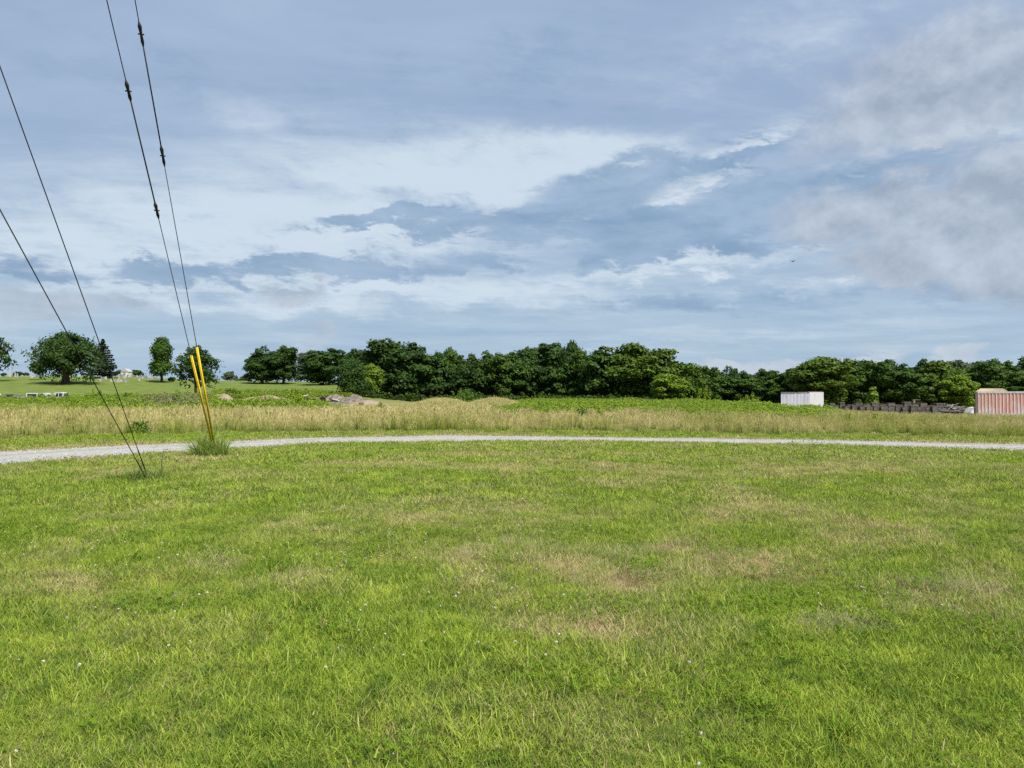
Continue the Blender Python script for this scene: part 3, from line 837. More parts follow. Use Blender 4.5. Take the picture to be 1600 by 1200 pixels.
    gp = sst(195, 240, px) * sst(350, 300, px) * sst(54, 62, Y)
    tint = np.clip(1.5 * gp * (fbm(X / 2.2, Y / 4.0, 98, 3) - 0.24) * (0.5 + r.random(n)) + 0.35 * (fbm(X / 3, Y / 3, 99, 3) - 0.45), 0, 0.85)
    s3 = np.stack([0.9 + 0.4 * r.random(n), 0.9 + 0.4 * r.random(n), sc], -1)
    o = scatter("weeds", wd, np.stack([X, Y, terr(X, Y) - 0.02], -1), zrot(n, r, 0.08), s3, r.integers(0, 6, n), tint)
    tag(o, "rank bright green weeds growing behind the tall grass", kind='stuff')
    # dark undergrowth along the foot of the woods
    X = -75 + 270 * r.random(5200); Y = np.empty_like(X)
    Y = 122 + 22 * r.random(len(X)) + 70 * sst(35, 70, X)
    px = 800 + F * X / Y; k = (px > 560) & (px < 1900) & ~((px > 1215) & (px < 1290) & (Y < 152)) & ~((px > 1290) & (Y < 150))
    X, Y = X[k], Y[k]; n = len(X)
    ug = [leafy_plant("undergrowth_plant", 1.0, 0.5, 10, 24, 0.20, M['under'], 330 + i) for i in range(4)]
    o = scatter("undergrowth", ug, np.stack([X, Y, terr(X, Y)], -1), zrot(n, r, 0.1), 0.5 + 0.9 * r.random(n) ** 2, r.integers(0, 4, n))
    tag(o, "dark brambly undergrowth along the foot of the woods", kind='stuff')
build_field()

# ------------------------------------------------------------------ trees
def crown_profile(kind):
    if kind == 'dome':   return lambda t: np.clip(np.sin(np.pi * np.clip(0.26 + 0.72 * t, 0, 1)) ** 0.6, 0.25, 1)
    if kind in ('wild', 'spread'): return lambda t: t * 0 + 1
    if kind == 'broad':  return lambda t: np.clip((1 - t ** 2.4) ** 0.55, 0.12, 1)
    if kind == 'column': return lambda t: np.clip(0.80 + 0.30 * np.sin(t * 8.5 + 0.9), 0.5, 1) * np.clip((1.05 - t ** 7), 0.35, 1)
    if kind == 'cone':   return lambda t: np.clip(1.02 - t, 0.04, 1)
    if kind == 'round':  return lambda t: np.clip(np.sqrt(np.clip(1 - (2 * t - 1) ** 2, 0, 1)), 0.2, 1)

def make_tree(kind, W, H, base, lumps, leaves, size, seed, mat, gap=0.0, trunk_r=None, low_lumps=0):
    """returns (trunk mesh, crown mesh); W crown radius, H total height, base = height where the crown starts"""
    r = np.random.default_rng(seed); prof = crown_profile(kind)
    ch = H - base; L = []
    if kind in ('wild', 'spread'):
        # several leaders, each with its own small dome of clumps
        ns_ = int(r.integers(5, 8)); subs = []
        for i in range(ns_):
            a = 2 * np.pi * (i + 0.8 * r.random()) / ns_; q = W * (0.20 + 0.42 * r.random()) if i else 0.0
            sr = W * (0.36 + 0.20 * r.random()); zt = H * ((0.68 + 0.32 * r.random()) if i else 1.02)
            if kind == 'spread' and i: q = W * (0.42 + 0.26 * r.random()); zt = H * (0.58 + 0.30 * r.random())
            subs.append((q * math.cos(a), q * math.sin(a), zt, sr))
        for (cx_, cy_, zt, sr) in subs:
            for j in range(lumps // ns_ + 4):
                t = r.random() ** 0.8 if j > 3 else 0.80 + 0.2 * j / 3; a = r.random() * 2 * np.pi
                lr = W * (0.15 + 0.19 * r.random() ** 1.5)
                rad = sr * (0.45 + 0.75 * math.sin(math.pi * (0.18 + 0.72 * (1 - t)))) * math.sqrt(0.15 + 0.85 * r.random()) * (0.6 if j < 4 else 1.0)
                L.append((cx_ + rad * math.cos(a), cy_ + rad * math.sin(a), base + lr * 0.5 + (zt - base - lr * 1.4) * t, lr))
    for i in range(lumps if kind not in ('wild', 'spread') else 0):
        t = (i + r.random()) / lumps
        a = r.random() * 2 * np.pi
        rad = W * float(prof(np.array(t))); lr = W * (0.17 + 0.30 * r.random() ** 1.4) * (1.0 if kind != 'column' else 1.5) * (0.75 if t > 0.85 else 1.0)
        lr = min(lr, ch * 0.28)
        q = max(rad - lr * 0.75, 0.0) * (0.35 + 0.65 * math.sqrt(r.random()))
        z = base + lr * 0.6 + (ch - lr * 1.5) * t
        L.append((q * math.cos(a), q * math.sin(a), z, lr))
    for i in range(low_lumps):
        a = r.random() * 2 * np.pi; q = W * (0.55 + 0.4 * r.random()); L.append((q * math.cos(a), q * math.sin(a), base * 0.55 + r.random() * base * 0.5, W * 0.17))
    C, Nn, LU = [], [], []
    tot = sum(l[3] ** 2 for l in L)
    for (x, y, z, lr) in L:
        n = max(20, int(leaves * lr * lr / tot))
        d = r.normal(0, 1, (n, 3)); d[:, 2] = np.where(r.random(n) < 0.55, np.abs(d[:, 2]), d[:, 2]); d /= np.linalg.norm(d, axis=1, keepdims=True)
        # ragged lump: radius varies with direction
        f = 0.75 + 0.5 * vnoise(d[:, 0] * 2.2 + 9 + seed, d[:, 1] * 2.2 + d[:, 2] * 3.1 + x, seed)
        rr = lr * f * (0.50 + 0.50 * r.random(n) ** 0.45) * (1.0 + 0.25 * (r.random(n) < 0.12))
        sq = np.array([1.12, 1.12, 0.80])
        C.append(np.array([x, y, z]) + d * rr[:, None] * sq); Nn.append(d + np.array([0, 0, 0.35])); LU.append(np.full(n, r.random()))
    C, Nn, LU = np.concatenate(C), np.concatenate(Nn), np.concatenate(LU)
    # stray sprays that break the outline
    ns = leaves // 9; pick = r.integers(0, len(C), ns); ctr = np.array([0, 0, base + ch * 0.45])
    out = C[pick] - ctr; out /= np.linalg.norm(out, axis=1, keepdims=True)
    C = np.concatenate([C, C[pick] + out * (r.random((ns, 1)) ** 2 * W * 0.09)]); Nn = np.concatenate([Nn, out]); LU = np.concatenate([LU, LU[pick]])
    if gap:
        g = vnoise(C[:, 0] / (W * 0.22) + 50, C[:, 2] / (W * 0.20) + C[:, 1] / (W * .5) + 50, seed + 5) > gap
        C, Nn, LU = C[g], Nn[g], LU[g]
    C[:, 2] = np.maximum(C[:, 2], 0.25)
    V, Q = leaf_cloud(C, Nn, size, r, 1.5)
    crown = np_mesh("crown", V, [Q], {'rnd': ('FACE', r.random(len(Q))), 'lump': ('FACE', LU)}, [mat])
    b = MB(); tr = trunk_r or H * 0.028
    top = base + ch * (0.72 if kind != 'cone' else 0.93)
    bend = r.normal(0, 0.03 * H, 2)
    def tp(t): return np.array([bend[0] * math.sin(t * 2.4), bend[1] * math.sin(t * 2.0), -0.3 + (top + 0.3) * t])
    b.tube([tp(t) for t in (0, 0.05, 0.15, 0.35, 0.6, 1.0)], [tr * 1.5, tr * 1.15, tr * 0.95, tr * 0.75, tr * 0.5, tr * 0.15], 9)
    for (x, y, z, lr) in sorted(L, key=lambda q: -q[3])[:16]:
        s = min(max(z * 0.55 / top, 0.16), 0.85); p0 = tp(s); p2 = np.array([x, y, z]); p1 = (p0 + p2) / 2 + np.array([0, 0, -0.05 * np.linalg.norm(p2 - p0) + 0.25])
        b.tube([p0, p1, p2], [tr * 0.42 * (1 - s * 0.5), tr * 0.26, tr * 0.08], 6)
    return b.mesh("trunk", M['bark'], True), crown

def make_conifer(W, H, seed, mat, tiers=17):
    r = np.random.default_rng(seed); C, Nn, LU = [], [], []
    b = MB(); b.tube([(0, 0, -0.3), (0, 0, H * 0.5), (0, 0, H)], [H * 0.022, H * 0.013, 0.02], 8)
    for k in range(tiers):
        t = k / (tiers - 1); z = H * (0.10 + 0.88 * t); rad = W * (1.02 - t) ** 0.8 + 0.12
        for j in range(int(6 + 5 * (1 - t))):
            a = r.random() * 6.283; ln = rad * (0.6 + 0.5 * r.random()); n = int(28 + 70 * (1 - t))
            s = r.random(n) ** 0.7; dz = -0.18 * ln * s + 0.10 * ln * s * s * 2
            wv = (0.10 + 0.16 * (1 - s)) * ln
            side = r.normal(0, 1, n) * wv * 0.6
            C.append(np.stack([ln * s * math.cos(a) - side * math.sin(a), ln * s * math.sin(a) + side * math.cos(a), z + dz + r.normal(0, 0.10, n)], -1))
            Nn.append(np.tile((math.cos(a) * 0.3, math.sin(a) * 0.3, 0.9), (n, 1))); LU.append(np.full(n, r.random()))
            b.tube([(0, 0, z), (ln * 0.9 * math.cos(a), ln * 0.9 * math.sin(a), z - 0.04 * ln)], [0.05, 0.012], 4)
    C, Nn, LU = np.concatenate(C), np.concatenate(Nn), np.concatenate(LU)
    V, Q = leaf_cloud(C, Nn, 0.34, r, 1.9)
    return b.mesh("trunk", M['bark'], True), np_mesh("crown", V, [Q], {'rnd': ('FACE', r.random(len(Q))), 'lump': ('FACE', LU)}, [mat])

def plant_tree(meshes, px, Y, label, group=None, scale=(1, 1, 1), rz=0.0, name="tree", cat="tree", sink=0.0):
    root = thing(name, label, cat, at(px, Y, -sink), rz, group)
    root.scale = scale
    obj("trunk", meshes[0], root); obj("crown", meshes[1], root)
    return root

# protos for the woods (height 12, radius 5)
PROTO = {}
def proto(k):
    if k not in PROTO:
        kind, mat, seed = k
        PROTO[k] = make_tree(kind, 5.0, 12.0, 0.4 if kind != 'column' else 0.8, 80, 17000, 0.34, seed, M[mat], gap=0.16)
    return PROTO[k]

def top_h(px, Y, row):
    """tree height that brings its top to this row"""
    return (EYE + (HOR - row) / F * Y) - at(px, Y)[2]

def build_trees():
    g_hill = "trees standing on the cemetery hill"; g_wood = "trees along the edge of the woods"; g_far = "trees of the far wood on the right"
    # --- hill trees, each its own shape
    h = top_h(100, 186, 518)
    plant_tree(make_tree('broad', 54 / F * 186 * 1.03, h * 1.03, h * 0.17, 120, 17000, 0.36, 1, M['oak'], gap=0.36, trunk_r=0.95, low_lumps=12), 103, 186,
               "huge broad dark oak with a thick trunk and low drooping boughs", g_hill, name="oak_tree")
    h = top_h(63, 205, 562)
    plant_tree(make_tree('dome', 2.9, h, h * 0.25, 14, 1800, 0.42, 2, M['oak'], gap=0.2), 64, 205, "small dark tree half hidden behind the left side of the huge oak", g_hill)
    h = top_h(-6, 195, 523)
    plant_tree(make_tree('dome', 5.0, h, h * 0.28, 30, 3000, 0.42, 3, M['oak'], gap=0.42, trunk_r=0.32), -6, 195, "open branched tree with thin foliage left of the huge oak", g_hill)
    h = top_h(160, 214, 530)
    plant_tree(make_conifer(25 / F * 214, h, 4, M['pine']), 160, 214, "dark pointed pine tree beside the right side of the huge oak", g_hill, name="pine_tree")
    h = top_h(253, 205, 525)
    plant_tree(make_tree('column', 18.5 / F * 205, h, h * 0.12, 60, 9500, 0.32, 55, M['maple'], gap=0.16), 253, 205, "tall narrow tree with a straight trunk, alone on the hill", g_hill)
    h = top_h(308, 138, 538)
    plant_tree(make_tree('dome', 37 / F * 138, h, h * 0.12, 60, 8000, 0.27, 6, M['oak'], gap=0.40), 306, 138, "round tree with gaps in its crown just behind the yellow guy guards", g_hill)
    bush = make_tree('round', 2.2, 2.3, 0.1, 14, 1700, 0.32, 7, M['oak'])
    plant_tree(bush, 188, 236, "low round dark evergreen left of the chapel on the hilltop", g_hill, (1.15, 1.15, 1.1), name="evergreen_shrub", cat="shrub")
    plant_tree(bush, 211, 236, "low round dark evergreen right of the chapel on the hilltop", g_hill, (1.1, 1.1, 1.15), 2.0, name="evergreen_shrub", cat="shrub")
    plant_tree(bush, 268, 210, "small dark shrub at the foot of the tall narrow tree", g_hill, (0.5, 0.5, 0.65), 1.0, name="evergreen_shrub", cat="shrub")
    for k, (px, sc_, lab) in enumerate(((6, 0.45, "small dark shrub at the far left end of the hilltop gravestones"), (27, 0.62, "rounded shrub among the hilltop gravestones left of the huge oak"), (40, 0.5, "small shrub among the hilltop gravestones nearest the huge oak's left side"))):
        plant_tree(bush, px, 222, lab, g_hill, (sc_, sc_, sc_ * 1.1), k * 1.3, name="evergreen_shrub", cat="shrub")
    sm = make_tree('dome', 3.2, 4.6, 0.4, 16, 1900, 0.42, 8, M['pale'])
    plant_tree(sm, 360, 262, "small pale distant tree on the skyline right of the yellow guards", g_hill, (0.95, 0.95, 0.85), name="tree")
    plant_tree(sm, 381, 262, "lowest pale shrub on the skyline beside the small distant tree", g_hill, (0.7, 0.7, 0.5), 2.2, name="shrub", cat="shrub")
    for px, row, hw, lab, k in ((410, 542, 25, "left tree of the tall pair on the hill with one branch reaching left", ('wild', 'oak', 11)),
                                (443, 541, 27, "right tree of the tall pair on the hill, rounded and dense", ('wild', 'oak', 12))):
        H = top_h(px, 205, row); s = hw / F * 205 / 5.0 * 1.12
        plant_tree(proto(k), px, 205, lab, g_hill, (s, s, H / 12))
    H = top_h(486, 240, 548); s = 27 / F * 240 / 5 * 1.18
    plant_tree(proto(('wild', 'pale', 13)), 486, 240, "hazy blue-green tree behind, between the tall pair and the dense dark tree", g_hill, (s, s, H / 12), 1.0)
    H = top_h(514, 196, 544); s = 31 / F * 196 / 5 * 1.18
    plant_tree(proto(('wild', 'oak', 14)), 514, 196, "dense very dark spreading tree with a flat base on the hill edge", g_hill, (s, s, H / 12), 0.4)
    H = top_h(554, 215, 546); s = 26 / F * 215 / 5 * 1.18
    plant_tree(proto(('wild', 'oak', 21)), 552, 215, "rounded dark tree rising behind the narrow front tree at the end of the hill", g_hill, (s, s, H / 12), 2.4)
    # --- edge of the woods
    W = [(549, 112, 560, 17, 'column', 'oak', 15, "narrow dark tree standing forward at the left end of the woods"),
         (580, 128, 569, 15, 'round', 'sapling', 16, "short yellow-green tree at the left end of the woods"),
         (609, 132, 533, 31, 'wild', 'oak', 12, "tallest dark round-topped tree near the left end of the woods"),
         (650, 136, 539, 29, 'wild', 'oak', 17, "dark tree with two rounded heads beside the tallest one"),
         (687, 140, 553, 22, 'wild', 'maple', 18, "lower tree filling the dip right of the two-headed tree"),
         (703, 146, 544, 15, 'column', 'maple', 19, "slender tree poking up above the dip in the woods"),
         (733, 138, 556, 22, 'wild', 'oak', 11, "low dark tree left of the middle of the woods, with a ragged top"),
         (764, 140, 552, 24, 'wild', 'maple', 20, "mid green tree with a feathery top above the left grassy mound"),
         (797, 138, 553, 22, 'wild', 'maple', 18, "mid green tree above the gap between the grassy mounds and green weeds"),
         (824, 142, 546, 20, 'wild', 'oak', 12, "dark tree with a small pointed top left of the high domed tree"),
         (868, 146, 539, 34, 'wild', 'oak', 21, "high domed dark tree at the middle of the woods"),
         (893, 141, 533, 15, 'column', 'oak', 19, "thin tall spire rising above the domed tree"),
         (905, 138, 551, 22, 'wild', 'maple', 17, "tree dropping to a notch in the skyline right of the thin spire"),
         (944, 132, 545, 28, 'wild', 'maple', 20, "left crown of the bright broad group right of the skyline notch"),
         (990, 130, 541, 36, 'wild', 'olive', 22, "highest crown of the bright broad group in the woods"),
         (1036, 126, 549, 36, 'wild', 'olive', 23, "right shoulder of the bright broad group, sloping to the low woods"),
         (1040, 112, 586, 19, 'wild', 'sapling', 16, "small olive tree standing in front of the bright broad group"),
         (1082, 150, 573, 22, 'wild', 'maple', 18, "tree stepping down from the bright broad group to the low woods"),
         ]
    for i, (px, Y, row, hw, kind, mat, seed, lab) in enumerate(W):
        H = top_h(px, Y, row); s = hw / F * Y / 5.0 * 1.5
        plant_tree(proto((kind, mat, seed)), px, Y, lab, g_wood, (s, s, H / 11.6), (i * 2.39) % 6.28)
    # --- the lower, farther wood to the right
    W2 = [(1112, 190, 577, 22, 'wild', 'maple', 18, "first low tree of the far wood right of the bright group"),
          (1140, 195, 575, 20, 'wild', 'oak', 11, "dark rounded tree above the plain weeds, left of centre of the far wood"),
          (1166, 190, 582, 20, 'wild', 'maple', 20, "lowest tree in the saddle of the far wood"),
          (1190, 196, 579, 19, 'wild', 'oak', 12, "dark round-headed tree right of the saddle of the far wood"),
          (1212, 190, 582, 18, 'wild', 'maple', 17, "mid green tree above the left end of the white trailer"),
          (1242, 186, 576, 19, 'wild', 'oak', 21, "dark tree standing behind the middle of the white trailer"),
          (1284, 172, 561, 37, 'wild', 'olive', 22, "big yellow-green tree with a thin top behind the white trailer"),
          (1322, 196, 564, 22, 'wild', 'maple', 12, "greyish tree just right of the big yellow-green tree"),
          (1350, 182, 566, 25, 'wild', 'maple', 18, "full green tree behind the small conical sapling"),
          (1384, 186, 564, 24, 'wild', 'oak', 17, "dark peaked tree above the left part of the pallet row"),
          (1416, 176, 571, 25, 'wild', 'maple', 20, "lower green tree above the middle of the pallet row"),
          (1438, 200, 564, 20, 'wild', 'oak', 11, "dark distant crown above and behind the middle of the pallet row"),
          (1464, 178, 567, 27, 'wild', 'olive', 23, "leafy green tree above the right part of the pallet row"),
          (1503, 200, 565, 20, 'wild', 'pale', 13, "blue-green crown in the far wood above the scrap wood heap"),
          (1496, 168, 588, 18, 'wild', 'sapling', 16, "short bright green tree just behind the scrap wood heap"),
          (1530, 176, 568, 27, 'wild', 'maple', 18, "broad green tree behind the tan shed roof"),
          (1556, 202, 564, 24, 'wild', 'oak', 12, "dark crown behind, above the right end of the tan shed roof"),
          (1582, 182, 567, 25, 'wild', 'maple', 20, "green tree above the red trailer"),
          (1612, 196, 561, 26, 'wild', 'oak', 21, "dark tree at the right end of the far wood above the red trailer"),
          (1650, 185, 566, 28, 'wild', 'maple', 17, "tree of the far wood past the red trailer")]
    for i, (px, Y, row, hw, kind, mat, seed, lab) in enumerate(W2):
        H = top_h(px, Y, row); s = hw / F * Y / 5.0 * 1.5
        plant_tree(proto((kind, mat, seed)), px, Y, lab, g_far, (s, s, H / 11.6), (i * 1.71 + 0.7) % 6.28)
    cone = make_tree('cone', 1.5, 4.2, 0.3, 16, 1500, 0.30, 77, M['sapling'])
    s = top_h(1364, 128, 604) / 4.2
    plant_tree(cone, 1364, 128, "small conical light green sapling rising behind the pallet stacks", None, (s, s, s))
    # --- the wood behind, one mass
    r = np.random.default_rng(5); pts, sc, ids = [], [], []
    ks = [('wild', 'oak', 11), ('wild', 'maple', 18), ('wild', 'maple', 20), ('wild', 'oak', 12), ('wild', 'oak', 21)]
    joined = []
    for k in ks:
        joined.append(proto(k)[1])
    SK = [(590, 545), (640, 546), (690, 558), (740, 560), (800, 557), (870, 546), (910, 553), (940, 552), (1000, 549), (1050, 560), (1090, 580), (1140, 582), (1200, 585), (1250, 582), (1290, 570), (1400, 572), (1500, 572), (1600, 570), (1800, 568)]
    sx = np.array([q[0] for q in SK], float); sy = np.array([q[1] for q in SK], float)
    for px in np.arange(585, 1840, 11.0):
        for lay in range(3):
            p = px + r.normal(0, 5); Y = (150 if p < 1075 else 205) + lay * 11 + r.normal(0, 3)
            if p < 640 and lay: continue
            row = float(np.interp(p, sx, sy)) + 1 + 9 * r.random()
            x, y, z = at(p, Y); H = top_h(p, Y, row); pts.append((x, y, z - 0.6)); w = (0.65 + 0.4 * r.random()); sc.append((w, w, H / 11.4)); ids.append(r.integers(0, len(ks)))
    o = scatter("woodland", joined, pts, zrot(len(pts), r), np.array(sc), ids)
    tag(o, "mass of dark trees filling the wood behind its front edge", kind='stuff')
build_trees()

# ------------------------------------------------------------------ single bushes and plants in the field
def build_bushes():
    def bush(name, label, px, Y, h, w, seed, mat='bush', group="bushes scattered through the field", size=0.12, leaves=900, sink=0.0):
        root = thing(name, label, "bush", at(px, Y, -sink), 0, group)
        m = leafy_plant("foliage", h, w, 26, int(leaves * 1.5) // 26, size * 0.72, M[mat], seed, 0.8, 0.62)
        obj("foliage", m, root)
        b = MB(); r = np.random.default_rng(seed)
        for k in range(6):
            a = r.random() * 6.28; q = w * 0.7 * r.random()
            b.tube([(q * 0.3 * math.cos(a), q * 0.3 * math.sin(a), 0), (q * math.cos(a), q * math.sin(a), h * 0.8)], [0.015, 0.005], 5)
        b.build("stem", M['bark'], root)
    bush("bush", "dark green bush low in the tall grass behind the left guy wires", 216, 28.6, 0.62, 0.34, 401, size=0.07, leaves=600)
    bush("leafy_weed", "leafy weed standing in the tan grass right of the yellow guards", 421, 34, 1.0, 0.25, 402, 'weed', size=0.07, leaves=400)
    bush("bush", "round green bush by itself between the dirt bank and the left mound", 595, 62, 0.95, 0.42, 403, 'weed', size=0.10)
    bush("leafy_weed", "dark leafy weed in the tan grass below the notch in the woods", 910, 40, 1.0, 0.4, 404, size=0.08, leaves=500)
    bush("leafy_weed", "pale green leafy weed right of the dark one in the tan grass", 938, 40, 0.95, 0.25, 405, 'weed', size=0.07, leaves=300)
    bush("leafy_weed", "leafy weed in the tan grass in front of the middle mound", 722, 44, 0.9, 0.5, 406, 'weed', size=0.09, leaves=400)
    bush("bush", "dark bush among the grey dry weeds left of the yellow guards", 270, 70, 1.6, 0.7, 407, size=0.13)
    bush("bush", "yellow-green bush right of the turquoise truck bed", 150, 96, 1.9, 1.6, 408, 'weed', size=0.18, leaves=1300)
    bush("bush", "rounded green bush below the pine tree", 196, 92, 1.5, 1.3, 409, size=0.16, leaves=1000)
    bush("bush", "small bush in front of the far wood, left of the pale elder", 1098, 122, 3.2, 1.6, 410, 'weed', size=0.2, leaves=1600)
    bush("elder_bush", "pale flowering elder bush left of the white trailer", 1172, 120, 3.2, 2.0, 411, 'weed', size=0.2, leaves=1300)
    bush("bush", "low shrub at the dark foot of the woods above the gap between mounds", 724, 108, 2.3, 2.6, 412, size=0.2, leaves=1400)
    bush("bush", "bushy plant on the pale bank between dirt bank and woods", 565, 78, 0.9, 0.3, 413, size=0.1, leaves=300)
    bush("leafy_weed", "yellow-green weed in the short grass below the small conical sapling", 1368, 36, 0.75, 0.3, 414, 'weed', size=0.06, leaves=300)
    bush("leafy_weed", "thin leafy weed in the grass below the left end of the pallets", 1325, 36, 0.75, 0.22, 415, 'weed', size=0.06, leaves=220)
    bush("bush", "leafy bush at the hill foot just right of the round gapped tree", 362, 112, 1.7, 1.6, 416, size=0.18, leaves=1200)
    bush("bush", "leafy bush bordering the lawn above the dirt bank", 470, 104, 1.8, 2.0, 417, 'weed', size=0.18, leaves=1400)
    # rosette weeds in the near lawn
    r = np.random.default_rng(8)
    for (px, py, n, L, lab) in ((1188, 1118, 16, 0.14, "broad bladed grass rosette on a bare patch of the near lawn"),
                                (1310, 1150, 20, 0.15, "tall coarse grass tuft right of the rosette in the near lawn"),
                                (420, 892, 30, 0.22, "dark green plant patch in the left lawn"),
                                (195, 880, 26, 0.20, "dark low plant patch at the left of the lawn below the guy anchor")):
        x, y = on_lawn(px, py)
        m = blades(n * 3, 0.05 if py > 1000 else 0.28, (L * 0.6, L), (0.008, 0.014), (0.5, 1.15), M['clover'], "blades", seed=int(px), curve=0.5, segs=3)
        root = thing("grass_tuft", lab, "grass tuft", (x, y, tz(x, y)), 0, "coarse tufts in the mown lawn"); obj("blades", m, root)
build_bushes()

# tufts round the guy anchors -------------------------------------------------
POLE = (-5.45, 6.4)
ANC_Y = (19.4, 14.1)
ANC = [((338 - 800) / F * ANC_Y[0], ANC_Y[0]), ((233 - 800) / F * ANC_Y[1], ANC_Y[1])]
def build_anchors():
    x, y = ANC[0]; z = tz(x, y)
    root = thing("grass_clump", "big arching clump of long grass at the foot of the yellow guards", "grass clump", (x - 0.05, y - 0.25, z))
    a = blades(460, 0.44, (0.55, 1.10), (0.012, 0.022), (0.10, 0.95), M['tuft'], "green_blades", seed=501, curve=1.3, segs=4)
    obj("green_blades", a, root)
    d = blades(140, 0.34, (0.30, 0.60), (0.007, 0.012), (0.4, 1.0), M['wispy'], "dry_blades", seed=502, curve=1.2, segs=4)
    obj("dry_blades", d, root)
    s = blades(26, 0.25, (0.9, 1.25), (0.005, 0.008), (0.0, 0.25), M['wispy'], "seed_stalks", heads=0.7, head_len=0.10, seed=503, curve=0.25, segs=3)
    obj("seed_stalks", s, root)
    x, y = ANC[1]; z = tz(x, y)
    root = thing("grass_clump", "low dark ragged clump of grass at the foot of the bare guy wires", "grass clump", (x, y - 0.15, z))
    a = blades(520, 0.40, (0.14, 0.42), (0.007, 0.013), (0.2, 1.0), M['bush'], "green_blades", seed=511, curve=1.0, segs=3); obj("green_blades", a, root)
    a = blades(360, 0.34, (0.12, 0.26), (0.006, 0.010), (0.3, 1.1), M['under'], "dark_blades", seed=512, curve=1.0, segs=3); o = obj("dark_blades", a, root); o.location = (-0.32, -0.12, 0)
    a = blades(120, 0.34, (0.15, 0.35), (0.004, 0.008), (0.1, 0.9), M['wispy'], "dry_blades", seed=513, curve=0.9, segs=3); obj("dry_blades", a, root)
    x, y = on_lawn(253, 738)
    st = thing("weed_stalk", "single tall dry weed stalk with a bent tip beside the bare wires' clump", "weed", (x, y, tz(x, y)))
    b = MB(); b.tube([(0, 0, 0), (0.01, 0, 0.25), (0.035, 0, 0.45), (0.05, 0, 0.53)], [0.007, 0.006, 0.004, 0.002], 6)
    b.build("stem", M['iron'], st)
    b = MB()
    b.tube([(0.035, 0, 0.44), (0.08, 0, 0.46), (0.11, 0, 0.44)], [0.004, 0.003, 0.002], 5); b.tube([(0.045, 0, 0.48), (0.12, 0, 0.50), (0.15, 0.0, 0.485)], [0.003, 0.006, 0.002], 5)
    b.build("seed_head", M['iron'], st)
build_anchors()

